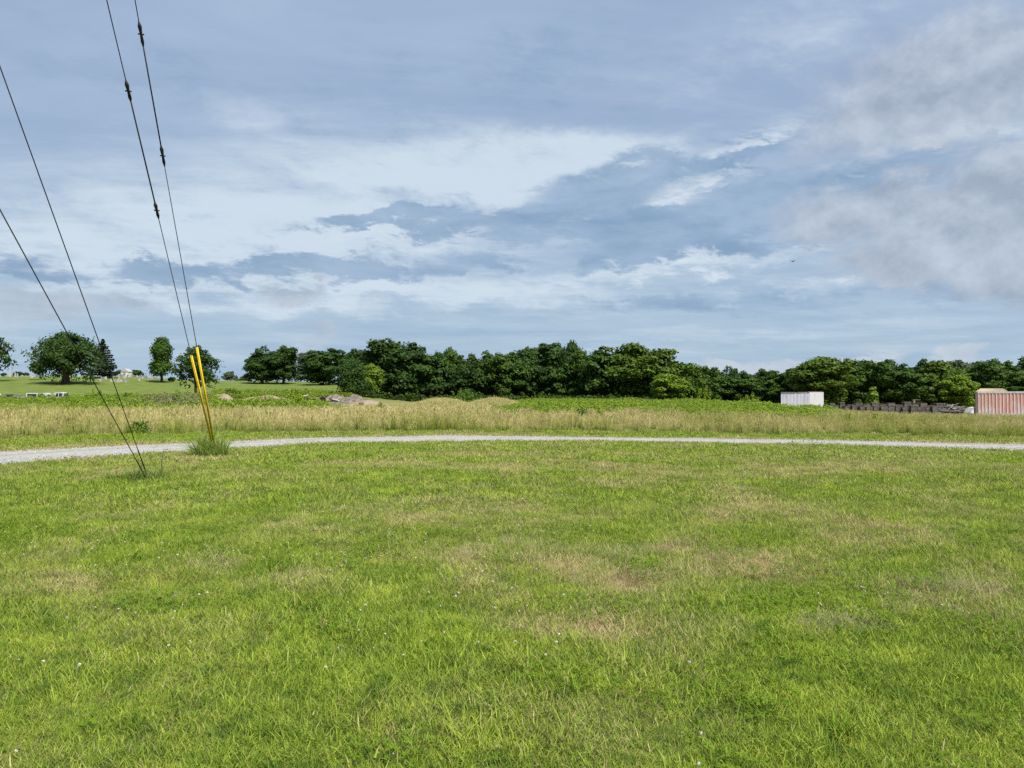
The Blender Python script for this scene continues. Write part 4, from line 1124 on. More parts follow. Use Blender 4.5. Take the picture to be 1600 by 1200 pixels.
# ------------------------------------------------------------------ utility pole (just out of the picture) and guy wires
def build_wires():
    px_, py_ = POLE; z0 = tz(px_, py_)
    def solve(anchor, ratio, slope, zA):
        ax, ay = anchor; dx, dy = px_ - ax, py_ - ay
        s = (ratio * ay - ax) / (dx - ratio * dy); Y = ay + dy * s
        zb = EYE + slope * Y
        return zA + (zb - zA) / s
    specs = [(ANC[0], (163 - 800) / F, HOR / F, "left guy wire of the yellow guarded pair, with a dark insulator rod", 556, (140, 328)),
             (ANC[0], (208 - 800) / F, HOR / F, "right guy wire of the yellow guarded pair, with a dark insulator rod", 543, (50, 242)),
             (ANC[1], -800 / F, (HOR - 332) / F, "lower bare guy wire slanting up from the left anchor", None, None),
             (ANC[1], -800 / F, (HOR - 113) / F, "upper, steeper bare guy wire rising from the left anchor", None, None)]
    tops = []
    for i, (A, ratio, slope, lab, guard_row, ins) in enumerate(specs):
        zA = tz(*A); off = (0.022 if i % 2 else -0.022)
        h = solve((A[0] + off, A[1]), ratio, slope, zA - 0.05); tops.append(h)
        p0 = np.array([A[0] + off * 0.6, A[1], zA - 0.05]); p1 = np.array([px_, py_, h])
        def P(s): return p0 + (p1 - p0) * s
        def s_at(row):
            k = (HOR - row) / F   # (z-EYE) = k*Y
            return (EYE + k * p0[1] - p0[2]) / ((p1[2] - p0[2]) - k * (p1[1] - p0[1]))
        g = "guy wires of the off-picture utility pole"
        root = thing("guy_wire", lab, "guy wire", tuple(p0), 0, g)
        def part(name, mb, mat, par=root):
            o = mb.build(name, mat, None, True)
            for v in o.data.vertices: v.co = v.co - root_loc
            o.parent = par; return o
        from mathutils import Vector
        root_loc = Vector(p0)
        ra = 0.0075 if ins is None else 0.0085
        b = MB()
        if ins:
            sa, sb = s_at(ins[1]), s_at(ins[0])
            b.tube([P(0), P(sa)], ra, 8); part("lower_cable", b, M['wire'])
            b = MB(); b.tube([P(sb), P(1)], ra, 8); part("upper_cable", b, M['wire'])
            b = MB(); b.tube([P(sa), P(sb)], 0.0135, 10); rod = part("insulator_rod", b, M['iron'])
            for s in (sa, sb):
                ds = 0.010
                b = MB(); b.tube([P(s - ds), P(s - ds * 0.6), P(s), P(s + ds * 0.6), P(s + ds)], [0.012, 0.03, 0.022, 0.036, 0.013], 8)
                c = P(s); b.box(c, (0.10, 0.02, 0.02), 0, 0.3)
                part("clevis", b, M['iron'])
        else:
            b.tube([P(0), P(1)], ra, 8); part("cable", b, M['wire'])
            b = MB(); b.tube([P(0.01), P(0.09)], 0.012, 8); part("wrapped_grip", b, M['iron'])
        b = MB(); b.tube([P(-0.02), P(0.03)], 0.014, 8); part("anchor_rod", b, M['iron'])
        if guard_row:
            sg = s_at(guard_row); s0 = 0.012
            b = MB(); d = (p1 - p0) / np.linalg.norm(p1 - p0)
            u = np.cross(d, (0, 0, 1)); u /= np.linalg.norm(u); w = np.cross(u, d)
            # a split sleeve: open channel round the wire
            n, ro, ri = 10, 0.026, 0.021; prof = []
            for k in range(n + 1):
                a = -3.0 + 6.0 * k / n; prof.append((ro * math.sin(a), ro * math.cos(a)))
            for k in range(n, -1, -1):
                a = -3.0 + 6.0 * k / n; prof.append((ri * math.sin(a), ri * math.cos(a)))
            m_ = len(prof); vs = [P(s) + u * q[0] + w * q[1] for s in (s0, sg) for q in prof]
            fs = [(k, (k + 1) % m_, (k + 1) % m_ + m_, k + m_) for k in range(m_)]
            for e in (0, m_):
                fs += [(e + k, e + k + 1, e + m_ - 2 - k, e + m_ - 1 - k) for k in range(n)]
            b.add(vs, fs); part("yellow_guard", b, M['yellow'])
    pole = thing("utility_pole", "brown wooden utility pole that the four guy wires are fixed to", "pole", (px_, py_, z0))
    ht = max(tops) + 0.6
    b = MB(); b.tube([(0, 0, -0.5), (0, 0, ht / 2), (0, 0, ht)], [0.17, 0.14, 0.11], 14); b.build("shaft", M['bark'], pole, True)
    b = MB(); b.box((0, -0.14, ht - 0.5), (2.4, 0.10, 0.12), 0, 0.0); b.build("crossarm", M['bark'], pole)
build_wires()

# ------------------------------------------------------------------ yard: trailers, pallets, shed
def mat_red_paint():
    m, nt, out = new_mat("faded_red_paint")
    p = obj_pos(nt); x, y, z = sep(nt, p)
    v = xyz(nt, x * 0.9, y, z * 0.5)
    n = noise(nt, v, 0.9, 6, 0.65); st = noise(nt, xyz(nt, x * 5, y * 5, z * 0.5), 1.5, 5, 0.6)
    c = mix(nt, st.ss(0.3, 0.7), (0.45, 0.190, 0.155), (0.54, 0.285, 0.240))
    c = mix(nt, x.ss(-3.6, -5.6) * 0.5, c, (0.40, 0.26, 0.19))
    c = mix(nt, (n * 1.2 - z * 0.12 + 0.22).ss(0.48, 0.75) * 0.8, c, (0.50, 0.45, 0.47))
    c = mix(nt, (st - z * 0.25 + 0.35).ss(0.5, 0.9) * 0.5, c, (0.44, 0.36, 0.33))
    principled(nt, out, c, 0.55, 0.3); return m
M["red"] = mat_red_paint()
M['post'] = paint_mat("weathered_white_post", (0.62, 0.56, 0.52), (0.50, 0.33, 0.27), 2.5, 0.6, 0.3, streak=3, thr=(0.4, 0.8))
M['white'] = paint_mat("chalky_white_paint", (0.52, 0.53, 0.57), (0.30, 0.31, 0.345), 1.6, 0.65, 0.25, streak=6, thr=(0.42, 0.85))
M['white2'] = paint_mat("white_paint_rust_streaked", (0.58, 0.585, 0.60), (0.40, 0.33, 0.25), 1.3, 0.65, 0.25, streak=4, thr=(0.5, 0.9))
M['rust'] = paint_mat("rusty_sheet", (0.20, 0.10, 0.06), (0.42, 0.36, 0.32), 2.0, 0.8, 0.2)
M['chassis'] = paint_mat("dark_chassis", (0.022, 0.018, 0.018), (0.06, 0.04, 0.03), 3, 0.8, 0.2)
M['tyre'] = paint_mat("tyre_rubber", (0.018, 0.018, 0.019), (0.035, 0.033, 0.03), 6, 0.85, 0.2)
M['rim'] = paint_mat("steel_rim", (0.35, 0.35, 0.36), (0.16, 0.13, 0.11), 5, 0.5, 0.4)
M['alu'] = paint_mat("dull_aluminium", (0.48, 0.47, 0.47), (0.36, 0.33, 0.31), 2, 0.5, 0.4)
M['glass'] = paint_mat("dark_window_glass", (0.012, 0.015, 0.017), (0.03, 0.035, 0.04), 2, 0.15, 0.5)
M['wood'] = paint_mat("grey_pallet_wood", (0.058, 0.055, 0.056), (0.165, 0.155, 0.148), 1.8, 0.9, 0.1, rnd=0.5)
M['wood2'] = paint_mat("brown_pallet_wood", (0.070, 0.050, 0.044), (0.14, 0.110, 0.092), 1.8, 0.9, 0.1, rnd=0.5)
M['plank'] = paint_mat("bleached_plank", (0.30, 0.26, 0.21), (0.17, 0.14, 0.12), 2, 0.9, 0.1)
M['tan'] = paint_mat("tan_roof_metal", (0.36, 0.285, 0.19), (0.30, 0.235, 0.155), 0.8, 0.6, 0.3)
M['cream'] = paint_mat("cream_siding", (0.55, 0.50, 0.42), (0.48, 0.43, 0.36), 0.8, 0.7, 0.2)
M['tarp'] = paint_mat("white_tarpaulin", (0.55, 0.535, 0.51), (0.44, 0.42, 0.39), 1.2, 0.6, 0.3)
M['granite'] = paint_mat("pale_granite", (0.24, 0.235, 0.235), (0.38, 0.375, 0.37), 3, 0.7, 0.2, rnd=0.5)
M['granite2'] = paint_mat("dark_granite", (0.13, 0.13, 0.135), (0.24, 0.235, 0.23), 3, 0.5, 0.3, rnd=0.4)
M['paint_w'] = paint_mat("white_car_paint", (0.44, 0.45, 0.46), (0.36, 0.36, 0.36), 1.0, 0.35, 0.5)
M['paint_t'] = paint_mat("turquoise_car_paint", (0.36, 0.60, 0.62), (0.42, 0.56, 0.58), 1.0, 0.4, 0.5)
M['paint_g'] = paint_mat("grey_car_paint", (0.07, 0.075, 0.08), (0.12, 0.12, 0.12), 1.0, 0.4, 0.5)
M['bed'] = paint_mat("grey_metal_bed", (0.34, 0.33, 0.33), (0.24, 0.22, 0.21), 2.0, 0.5, 0.4)
M['dirt'] = paint_mat("pale_dirt", (0.20, 0.145, 0.10), (0.26, 0.215, 0.165), 0.9, 0.95, 0.05, bump_d=0.15)
M['rubble'] = paint_mat("grey_rubble", (0.21, 0.18, 0.14), (0.07, 0.062, 0.048), 2.6, 0.95, 0.05, bump_d=0.15)
M['drygrass'] = paint_mat("dry_mown_grass", (0.26, 0.235, 0.10), (0.36, 0.30, 0.16), 1.3, 0.95, 0.05, bump_d=0.1)

def wheel(parent, loc, r, w):
    """a wheel on an axle along local Y"""
    prof = [(r * 0.62, -w / 2), (r * 0.94, -w / 2), (r, -w * 0.32), (r, w * 0.32), (r * 0.94, w / 2), (r * 0.62, w / 2)]
    n = 20; b = MB(); vs, fs = [], []
    for k in range(n):
        a = 2 * math.pi * k / n
        vs += [(q * math.cos(a), y, q * math.sin(a)) for q, y in prof]
    m_ = len(prof)
    for k in range(n):
        for j in range(m_):
            fs.append((k * m_ + j, k * m_ + (j + 1) % m_, ((k + 1) % n) * m_ + (j + 1) % m_, ((k + 1) % n) * m_ + j))
    b.add(vs, fs); o = b.build("wheel", M['tyre'], parent, True); o.location = loc
    b = MB(); b.tube([(0, -w * 0.38, 0), (0, w * 0.38, 0)], r * 0.618, 18); b.tube([(0, -w * 0.45, 0), (0, w * 0.45, 0)], r * 0.2, 10)
    b.build("rim", M['rim'], o)

def build_red_trailer():
    Y = 92.0; L, Wd, H, fl = 12.4, 2.5, 2.95, 1.12
    x0 = (1528 - 800) / F * Y
    a_ = R(-26); cx = x0 + L / 2 * math.cos(a_) - Wd / 2 * math.sin(a_); cy = Y + L / 2 * math.sin(a_) + Wd / 2 * math.cos(a_)
    root = thing("semi_trailer", "faded red box semi-trailer with white ribs behind the tall grass", "trailer", (cx, cy, tz(x0 + 2, Y)), R(-26))
    b = MB(); b.box((0, 0, fl + H / 2), (L, Wd, H)); b.build("body", M['red'], root)
    nrib = 33
    for s in (-1, 1):
        b = MB()
        for k in range(nrib + 1): b.box((-L / 2 + 0.07 + (L - 0.14) * k / nrib, s * (Wd / 2 + 0.028), fl + H / 2), (0.075, 0.05, H - 0.42))
        b.build("ribbed_cladding", M['post'], root)
    b = MB()
    for s in (-1, 1): b.box((0, s * (Wd / 2 + 0.03), fl + H - 0.08), (L + 0.06, 0.055, 0.2))
    b.box((0, 0, fl + H + 0.03), (L + 0.05, Wd + 0.1, 0.05)); b.build("top_rail", M['alu'], root)
    b = MB()
    for s in (-1, 1):
        b.box((0, s * (Wd / 2 + 0.03), fl + 0.10), (L + 0.06, 0.055, 0.30))
        for k in range(24): b.box((-L / 2 + 0.4 + k * (L - 0.8) / 23, s * (Wd / 2 + 0.062), fl + 0.12), (0.12, 0.012, 0.10), 1)
    b.build("bottom_rail", [M['alu'], M['chassis']], root)
    for sx in (-1, 1):
        for sy in (-1, 1):
            b = MB(); b.box((sx * (L / 2 + 0.02), sy * (Wd / 2 - 0.05), fl + H / 2), (0.06, 0.14, H)); b.build("corner_post", M['plank'], root)
    b = MB(); b.box((0, 0.45, fl - 0.18), (L - 0.6, 0.16, 0.30)); b.box((0, -0.45, fl - 0.18), (L - 0.6, 0.16, 0.30))
    for k in range(12): b.box((-L / 2 + 0.6 + k * 1.0, 0, fl - 0.09), (0.08, Wd - 0.1, 0.12))
    b.build("chassis", M['chassis'], root)
    for sy in (-1, 1):
        b = MB(); b.box((-L / 2 + 1.0, sy * 0.9, 0.55), (0.16, 0.16, 1.0)); b.box((-L / 2 + 1.0, sy * 0.9, 0.06), (0.34, 0.34, 0.08)); b.build("landing_leg", M['alu'], root)
    for x in (-2.6, -1.4):
        for sy in (-1, 1): wheel(root, (x, sy * 1.0, 0.50), 0.50, 0.38)
    b = MB(); b.box((-3.6, 0, 0.5), (0.05, 2.3, 0.7)); b.build("mud_flap", M['tyre'], root)
build_red_trailer()

def build_white_trailer():
    Y = 140.0
    root = thing("box_trailer", "chalky white box trailer with a torn rusty roof edge, beyond the green weeds", "trailer", at(1253, Y + 1.2, 0.0), R(-20))
    z = root.location.z
    top = EYE + (HOR - 613.2) / F * Y - z; L = 62 / F * Y; lx, rx = -L / 2, L / 2; split = rx - 20.5 / F * Y
    fl = top - 2.75
    b = MB(); b.box(((lx + split) / 2, 0, (fl + top - 0.12) / 2), (split - lx, 2.4, top - 0.12 - fl), 0)
    n = 20
    for k in range(n + 1): b.box((lx + 0.03 + (split - lx - 0.06) * k / n, -1.222, (fl + top - 0.14) / 2), (0.05, 0.05, top - fl - 0.3), 0)
    b.build("body", M['white'], root)
    b = MB(); b.box(((split + rx) / 2 + 0.003, -0.03, (fl + top + 0.06) / 2), (rx - split - 0.006, 2.46, top + 0.06 - fl)); b.build("nose_panel", M['white2'], root)
    b = MB(); b.box(((lx + split) / 2, -1.2, top - 0.05), (split - lx - 0.3, 0.12, 0.05)); b.box((lx + 1.3, -1.1, top + 0.02), (2.6, 0.5, 0.04)); b.box((lx + 3.8, -1.0, top + 0.03), (1.6, 0.6, 0.05), 0, 0.05)
    b.build("top_rail", M['alu'], root)
    b = MB(); r = np.random.default_rng(3)
    for k in range(9):
        x = split - 0.3 + k * 0.28; b.box((x, -1.0 + 0.4 * r.random(), top + 0.10 + 0.16 * r.random()), (0.5, 0.5, 0.04), 0, r.random()); 
        v = len(b.v)
    b.build("torn_roof", M['rust'], root)
    b = MB(); b.box((0, 0, fl - 0.13), (L - 0.5, 1.0, 0.24)); b.build("chassis", M['chassis'], root)
    for x in (lx + 1.4, lx + 2.5):
        for sy in (-1, 1): wheel(root, (x, sy * 0.98, 0.48), 0.48, 0.34)
build_white_trailer()

def pallet_stack_mesh(n, seed, mats, w=1.12, d=1.0):
    r = np.random.default_rng(seed); b = MB(); h = 0.135
    for k in range(n):
        ox, oy = r.normal(0, 0.02, 2); z = k * h; m = int(r.random() < 0.3)
        for s in (-1, 0, 1): b.box((ox, oy + s * (d / 2 - 0.03), z + 0.062), (w, 0.05, 0.075), m)
        for j in range(6): b.box((ox - w / 2 + 0.06 + j * (w - 0.12) / 5, oy, z + 0.1135), (0.11, d, 0.02), m)
        for j in range(4): b.box((ox - w / 2 + 0.06 + j * (w - 0.12) / 3, oy, z + 0.011), (0.10, d, 0.02), m)
    return b.mesh("pallet_stack", mats)

def build_pallets():
    vars_ = [pallet_stack_mesh(n, 50 + n + s, [M['wood'], M['wood2']]) for n, s in ((10, 0), (11, 1), (9, 2), (12, 3))]
    r = np.random.default_rng(9)
    front = [1323, 1335, 1346.5, 1357.5, 1368, 1379, 1392, 1403, 1413.5, 1427, 1437.5, 1449, 1459.5, 1470.5]
    nm = ["first", "second", "third", "fourth", "fifth", "sixth", "seventh"]
    first = None
    def place(px, Y, k, label, group, sx=1.0, sz=1.0, rz=0.0):
        nonlocal first
        o = obj("pallet_stack", vars_[k]); o.location = at(px, Y, 0.0); o.rotation_euler = (0, 0, rz); o.scale = (sx, 1, sz)
        tag(o, label, "pallet stack", group)
    N = len(front)
    for i, px in enumerate(front):
        if i < 7: lab = "grey pallet stack in the front row, %s counted from the white trailer's side" % nm[i]
        else: lab = "grey pallet stack in the front row, %s counted from the scrap wood heap" % nm[N - 1 - i]
        if i == 6: lab = "reddish brown pallet stack in the front row below the small conical sapling's right"
        place(px, 116 + 0.5 * r.random() - i * 0.25, [0, 1, 0, 2, 1, 0, 3, 1, 0, 3, 2, 0, 1, 0][i], lab, "pallet stacks of the front row", 0.92 + 0.12 * r.random(), 0.92 + 0.1 * r.random(), r.normal(0, 0.06))
    back = [1291, 1299, 1307, 1314.5] + list(np.arange(1328, 1480, 12.5))
    for i, px in enumerate(back):
        if i < 4: lab = "dark upright pallet stack in the back row, %s right of the white trailer" % nm[i]
        else:
            j = i - 4; n2 = len(back) - 4
            lab = "back row pallet stack showing only its top, %s from its left end" % nm[j] if j < 7 else "back row pallet stack showing only its top, %s from the scrap wood end" % nm[n2 - 1 - j]
        place(px, 124.5 + 0.6 * r.random(), i % 4, lab, "pallet stacks of the back row", 0.72 if i < 4 else 1.02, 1.04 + 0.14 * r.random(), r.normal(0, 0.05))
    for q, (px, Y) in enumerate(((1404, 119), (1430, 124))):
        pass
    # scrap wood heap
    x, y, z = at(1500, 104)
    root = thing("scrap_wood_heap", "heap of dark broken boards and logs between the pallets and the red trailer", "wood heap", (x, y, z))
    b = MB(); b2 = MB(); r = np.random.default_rng(14)
    for k in range(230):
        u = r.normal(0, 1); xx = -2.3 + 4.9 * r.random(); top = 1.65 * math.exp(-((xx + 0.9) / 1.7) ** 2) + 0.32
        zz = 0.1 + top * r.random(); ln = 0.6 + 1.5 * r.random()
        a = r.normal(0, 0.3); t = r.normal(0, 0.12); yy = r.normal(0, 0.6)
        p0 = np.array([xx - ln / 2 * math.cos(a), yy - ln / 2 * math.sin(a), max(zz - t * ln, 0.05)]); p1 = np.array([xx + ln / 2 * math.cos(a), yy + ln / 2 * math.sin(a), max(zz + t * ln, 0.05)])
        tgt = b2 if r.random() < 0.12 else b
        if r.random() < 0.4: tgt.tube([p0, p1], 0.05 + 0.05 * r.random(), 6)
        else:
            tgt.tube([p0, p1], [0.07, 0.07], 4)
    b.build("broken_boards", M['wood'], root); b2.build("pale_planks", M['plank'], root)
    x, y, z = at(1519.5, 99)
    root = thing("tarpaulin_cover", "white tarpaulin sloping over a stack beside the red trailer's end", "tarpaulin", (x, y, z))
    w = 6.5 / F * 99
    b = MB(); b.prism([(-w, 1.25), (-w, 1.35), (-w * 0.2, 1.95), (w, 2.05), (w, 0.2), (w * 0.3, 0.2), (w * 0.25, 1.1)], -0.5, 0.9); b.build("cover", M['tarp'], root)
    x, y, z = at(1522.5, 97)
    b = MB(); b.tube([(0, 0, -0.3), (0.02, 0, 1.0), (-0.04, 0, 2.1)], [0.09, 0.08, 0.075], 8); b.box((-0.02, 0, 2.12), (0.4, 0.1, 0.06))
    o = b.build("wooden_post", M['chassis']); o.location = (x, y, z); tag(o, "dark leaning post in front of the white tarpaulin beside the red trailer", "post")
    # planks standing on the back row
    x, y, z = at(1428, 126, 0)
    b = MB(); b.box((0, 0, 0), (0.28, 0.3, 0.55)); b.box((0.35, 0.0, 0.24), (1.3, 0.4, 0.06))
    o = b.build("wooden_crate", M['plank']); o.location = (x, y, z + 1.95); tag(o, "small tan crate with a board, perched on the back row of pallets", "crate")
build_pallets()

def build_shed():
    Y = 112.0; x, y, z = at(1549, Y + 2.5)
    root = thing("shed", "cream shed with a tan hipped metal roof behind the red trailer", "shed", (x, y, z), R(-31))
    w = 46 / F * Y / 2; top = EYE + (HOR - 606.8) / F * Y - z; ev = EYE + (HOR - 613.0) / F * Y - z
    d = 2.4
    b = MB(); b.box((0, 0, ev / 2), (2 * w - 0.4, 2 * d - 0.4, ev - 0.02)); b.build("wall", M['cream'], root)
    b = MB(); rx = w * 0.66
    vs = [(-w, -d, ev), (w, -d, ev), (w, d, ev), (-w, d, ev), (-rx, -d * 0.25, top), (rx, -d * 0.25, top), (rx, d * 0.25, top), (-rx, d * 0.25, top)]
    b.add(vs, [(0, 1, 5, 4), (1, 2, 6, 5), (2, 3, 7, 6), (3, 0, 4, 7), (4, 5, 6, 7), (3, 2, 1, 0)])
    n = 26
    for k in range(n):
        t = (k + 0.5) / n; xa = -w + 2 * w * t; xb = -rx + 2 * rx * t
        b.tube([(xa, -d - 0.01, ev + 0.01), (xb, -d * 0.25, top + 0.01)], 0.02, 4)
    b.build("roof", M['tan'], root)
    b = MB(); b.box((0.0, -d + 0.17, 1.05), (1.2, 0.06, 2.1)); b.build("door", M['plank'], root)
build_shed()

# ------------------------------------------------------------------ parked trucks on the left
def pickup(label, px, Y, body, cabh=1.0, lift=0.0, rz=0.0, bedmat=None, cap=False, name="pickup_truck", length=5.2, cab_at=0.3, flip=False, group="old trucks parked below the hill", rounded=False):
    root = thing(name, label, "truck" if not cap else "van", at(px, Y, -0.02), rz + (math.pi if flip else 0.0), group)
    root.scale = (0.90, 0.90, 0.90)
    L = length; w = 0.92
    b = MB(); hx = L / 2
    bed = bedmat or body
    # lower body: bonnet + sills  (front towards +x)
    b.prism([(-hx + 0.05, 0.42), (hx, 0.42), (hx, 0.78), (hx - 0.12, 1.02), (hx - 1.25, 1.10), (-hx + 0.05, 1.10)] if cap else
            [(hx - 3.1, 0.42), (hx, 0.42), (hx, 0.78), (hx - 0.12, 1.02), (hx - 1.25, 1.10), (hx - 3.1, 1.10)], -w, w)
    b.build("body", body, root)
    if not cap:
        bb = MB(); x0, x1 = -hx, hx - 3.14
        bb.box(((x0 + x1) / 2, -w + 0.04, 0.82), (x1 - x0, 0.08, 0.56)); bb.box(((x0 + x1) / 2, w - 0.04, 0.82), (x1 - x0, 0.08, 0.56))
        bb.box(((x0 + x1) / 2, 0, 0.58), (x1 - x0, 2 * w - 0.17, 0.08)); bb.box((x0 + 0.04, 0, 0.84), (0.08, 2 * w - 0.17, 0.44))
        bb.build("truck_bed", bed, root)
    c0, c1 = (-hx + 0.1, hx - 1.3) if cap else (hx - 3.0, hx - 1.3)
    zt = 1.10 + cabh * 0.72
    cb = MB()
    if rounded: prof = [(c0, 1.105), (c1 + 0.05, 1.105), (c1 - 0.25, zt - 0.15), (c1 - 0.5, zt), (c0 + 0.45, zt + 0.02), (c0 + 0.12, zt - 0.16)]
    else: prof = [(c0, 1.105), (c1 + 0.05, 1.105), (c1 - 0.45, zt), (c0 + 0.08, zt)]
    cb.prism(prof, -w * 0.92, w * 0.92); cb.build("cab", body, root)
    def win(pts):
        for s in (-1, 1):
            g = MB(); y = s * (w * 0.92 + 0.012); g.prism(pts, y - 0.008, y + 0.008); g.build("side_window", M['glass'], root)
    h0, h1 = 1.20, zt - 0.13
    nwin = 3 if cap else 2; seg = (c1 - 0.35 - (c0 + 0.2)) / nwin
    for k in range(nwin):
        a = c0 + 0.2 + k * seg; win([(a, h0), (a + seg - 0.1, h0), (a + seg - 0.1 - (0.25 if k == nwin - 1 else 0), h1), (a, h1)])
    g = MB(); g.box((c0 - 0.004, 0, (h0 + h1) / 2), (0.03, 1.35, h1 - h0)); g.build("rear_window", M['glass'], root)
    g = MB(); y = w * 0.8
    q = [(c1 + 0.03, h0), (c1 - (0.2 if rounded else 0.42), h1)]
    g.add([(q[0][0] + 0.02, -y, q[0][1]), (q[0][0] + 0.02, y, q[0][1]), (q[1][0] + 0.03, y, q[1][1]), (q[1][0] + 0.03, -y, q[1][1]),
           (q[0][0] - 0.02, -y, q[0][1]), (q[0][0] - 0.02, y, q[0][1]), (q[1][0] - 0.02, y, q[1][1]), (q[1][0] - 0.02, -y, q[1][1])],
          [(0, 1, 2, 3), (7, 6, 5, 4), (0, 4, 5, 1), (1, 5, 6, 2), (2, 6, 7, 3), (3, 7, 4, 0)]); g.build("windscreen", M['glass'], root)
    for s in (-1, 1):
        g = MB(); g.tube([(hx - 0.02, s * 0.68, 0.80), (hx + 0.03, s * 0.68, 0.80)], 0.10, 10); g.build("headlight", M['alu'], root)
        g = MB(); g.box((-hx - 0.01, s * 0.78, 0.86), (0.04, 0.12, 0.22)); g.build("tail_light", M['rust'], root)
    g = MB(); g.box((hx + 0.06, 0, 0.52), (0.12, 1.8, 0.16)); g.build("bumper", M['alu'], root)
    for x in (hx - 0.95, -hx + 1.15):
        for s in (-1, 1): wheel(root, (x, s * 0.80, 0.38), 0.38, 0.24)
    return root
def build_trucks():
    Y = 104
    pickup("white pickup seen from behind with one wide dark rear window and a grey bed", 52, Y, M['paint_w'], 1.10, -0.05, R(97), M['bed'])
    pickup("white van with dark side windows left of the turquoise truck", 74, Y + 3, M['paint_w'], 1.10, 0.0, R(8), cap=True, length=3.6, name="van")
    pickup("old pickup with a rounded white cab and pale turquoise bed", 98, Y - 1, M['paint_w'], 1.08, -0.05, R(-172), M['paint_t'], length=5.0, rounded=True)
    pickup("dark grey pickup half sunk in the weeds, farthest left but one", 20, Y + 1, M['paint_g'], 0.85, -0.2, R(12), M['bed'], length=4.4)
    pickup("white car body showing at the left end of the parked trucks", -9, Y, M['paint_w'], 0.95, -0.1, R(4), cap=True, length=4.4, name="van")
    # long grey flatbed between the dark pickup and the white one
    root = thing("flatbed_trailer", "low grey flatbed trailer between the dark pickup and the white pickup", "trailer", at(37, Y + 1.5, 0.0))
    b = MB(); b.box((0, 0, 0.80), (3.0, 1.9, 0.14)); b.build("deck", M['bed'], root)
    b = MB(); b.box((0, -0.93, 1.05), (3.0, 0.04, 0.32)); b.build("side_rail", M['bed'], root)
    for s in (-1, 1): wheel(root, (0.3, s * 0.8, 0.36), 0.36, 0.22)
build_trucks()

# ------------------------------------------------------------------ cemetery
def build_cemetery():
    r = np.random.default_rng(33)
    def stone(w, h, t, mat, top='round'):
        b = MB(); b.box((0, 0, 0.10), (w * 1.35, t * 2.0, 0.22))
        if top == 'round': prof = [(-w / 2, 0.20)] + [(-w / 2 * math.cos(a), h - w * 0.35 + w * 0.35 * math.sin(a)) for a in np.linspace(0, math.pi, 9)] + [(w / 2, 0.20)]
        elif top == 'flat': prof = [(-w / 2, 0.2), (-w / 2, h), (w / 2, h), (w / 2, 0.2)]
        else: prof = [(-w / 2, 0.2), (-w * 0.36, h * 0.86), (0, h), (w * 0.36, h * 0.86), (w / 2, 0.2)]
        b.prism(prof, -t / 2, t / 2); return b.mesh("gravestone", mat)
    kinds = [stone(0.8, 1.1, 0.25, M['granite']), stone(1.1, 0.9, 0.3, M['granite'], 'flat'), stone(0.9, 1.2, 0.25, M['granite2']), stone(0.5, 1.9, 0.45, M['granite'], 'point'), stone(1.2, 1.0, 0.3, M['granite2'], 'flat')]
    def put(px, Y, k, s, label, group):
        o = obj("gravestone", kinds[k]); x, y, z = at(px, Y); o.location = (x, y, z - 0.03); o.scale = (s, s, s); o.rotation_euler = (0, 0, r.normal(0, 0.25)); tag(o, label, "gravestone", group)
    for i in range(26):
        px = 2 + 58 * (i + r.random()) / 26; put(px, 214 + 24 * r.random(), int(r.integers(0, 5)), 0.42 + 0.28 * r.random(), "small gravestone on the hilltop left of the huge oak", "gravestones left of the huge oak")
    for i in range(40):
        px = 155 + 90 * (i + r.random()) / 40; put(px, 208 + 26 * r.random(), int(r.integers(0, 5)), 0.5 + 0.35 * r.random(), "small gravestone on the hilltop between the huge oak and the tall narrow tree", "gravestones between oak and tall tree")
    for i in range(9):
        px = 150 + 60 * r.random(); put(px, 196 + 8 * r.random(), int(r.integers(0, 3)), 0.5 + 0.2 * r.random(), "scattered low gravestone on the slope below the hilltop row", "gravestones on the slope")
    o = obj("obelisk", None) if False else None
    x, y, z = at(17, 226)
    root = thing("obelisk", "tall grey obelisk monument on the hilltop left of the huge oak", "monument", (x, y, z))
    b = MB(); b.box((0, 0, 0.3), (1.3, 1.3, 0.64)); b.build("plinth", M['granite'], root)
    b = MB(); b.box((0, 0, 1.45), (0.55, 0.55, 1.66), 0, 0, 0.6); b.build("shaft", M['granite'], root)
    x, y, z = at(197.5, 232)
    root = thing("chapel", "little white gabled mausoleum between the two low evergreens", "mausoleum", (x, y, z))
    b = MB(); b.box((0, 0, 0.85), (2.3, 2.6, 1.72)); b.build("wall", M['tarp'], root)
    b = MB(); b.prism([(-1.3, 1.72), (1.3, 1.72), (0, 2.75)], -1.45, 1.45); b.build("roof", M['granite'], root)
    b = MB(); b.box((0, -1.31, 0.7), (0.7, 0.04, 1.4)); b.build("door", M['granite2'], root)
build_cemetery()

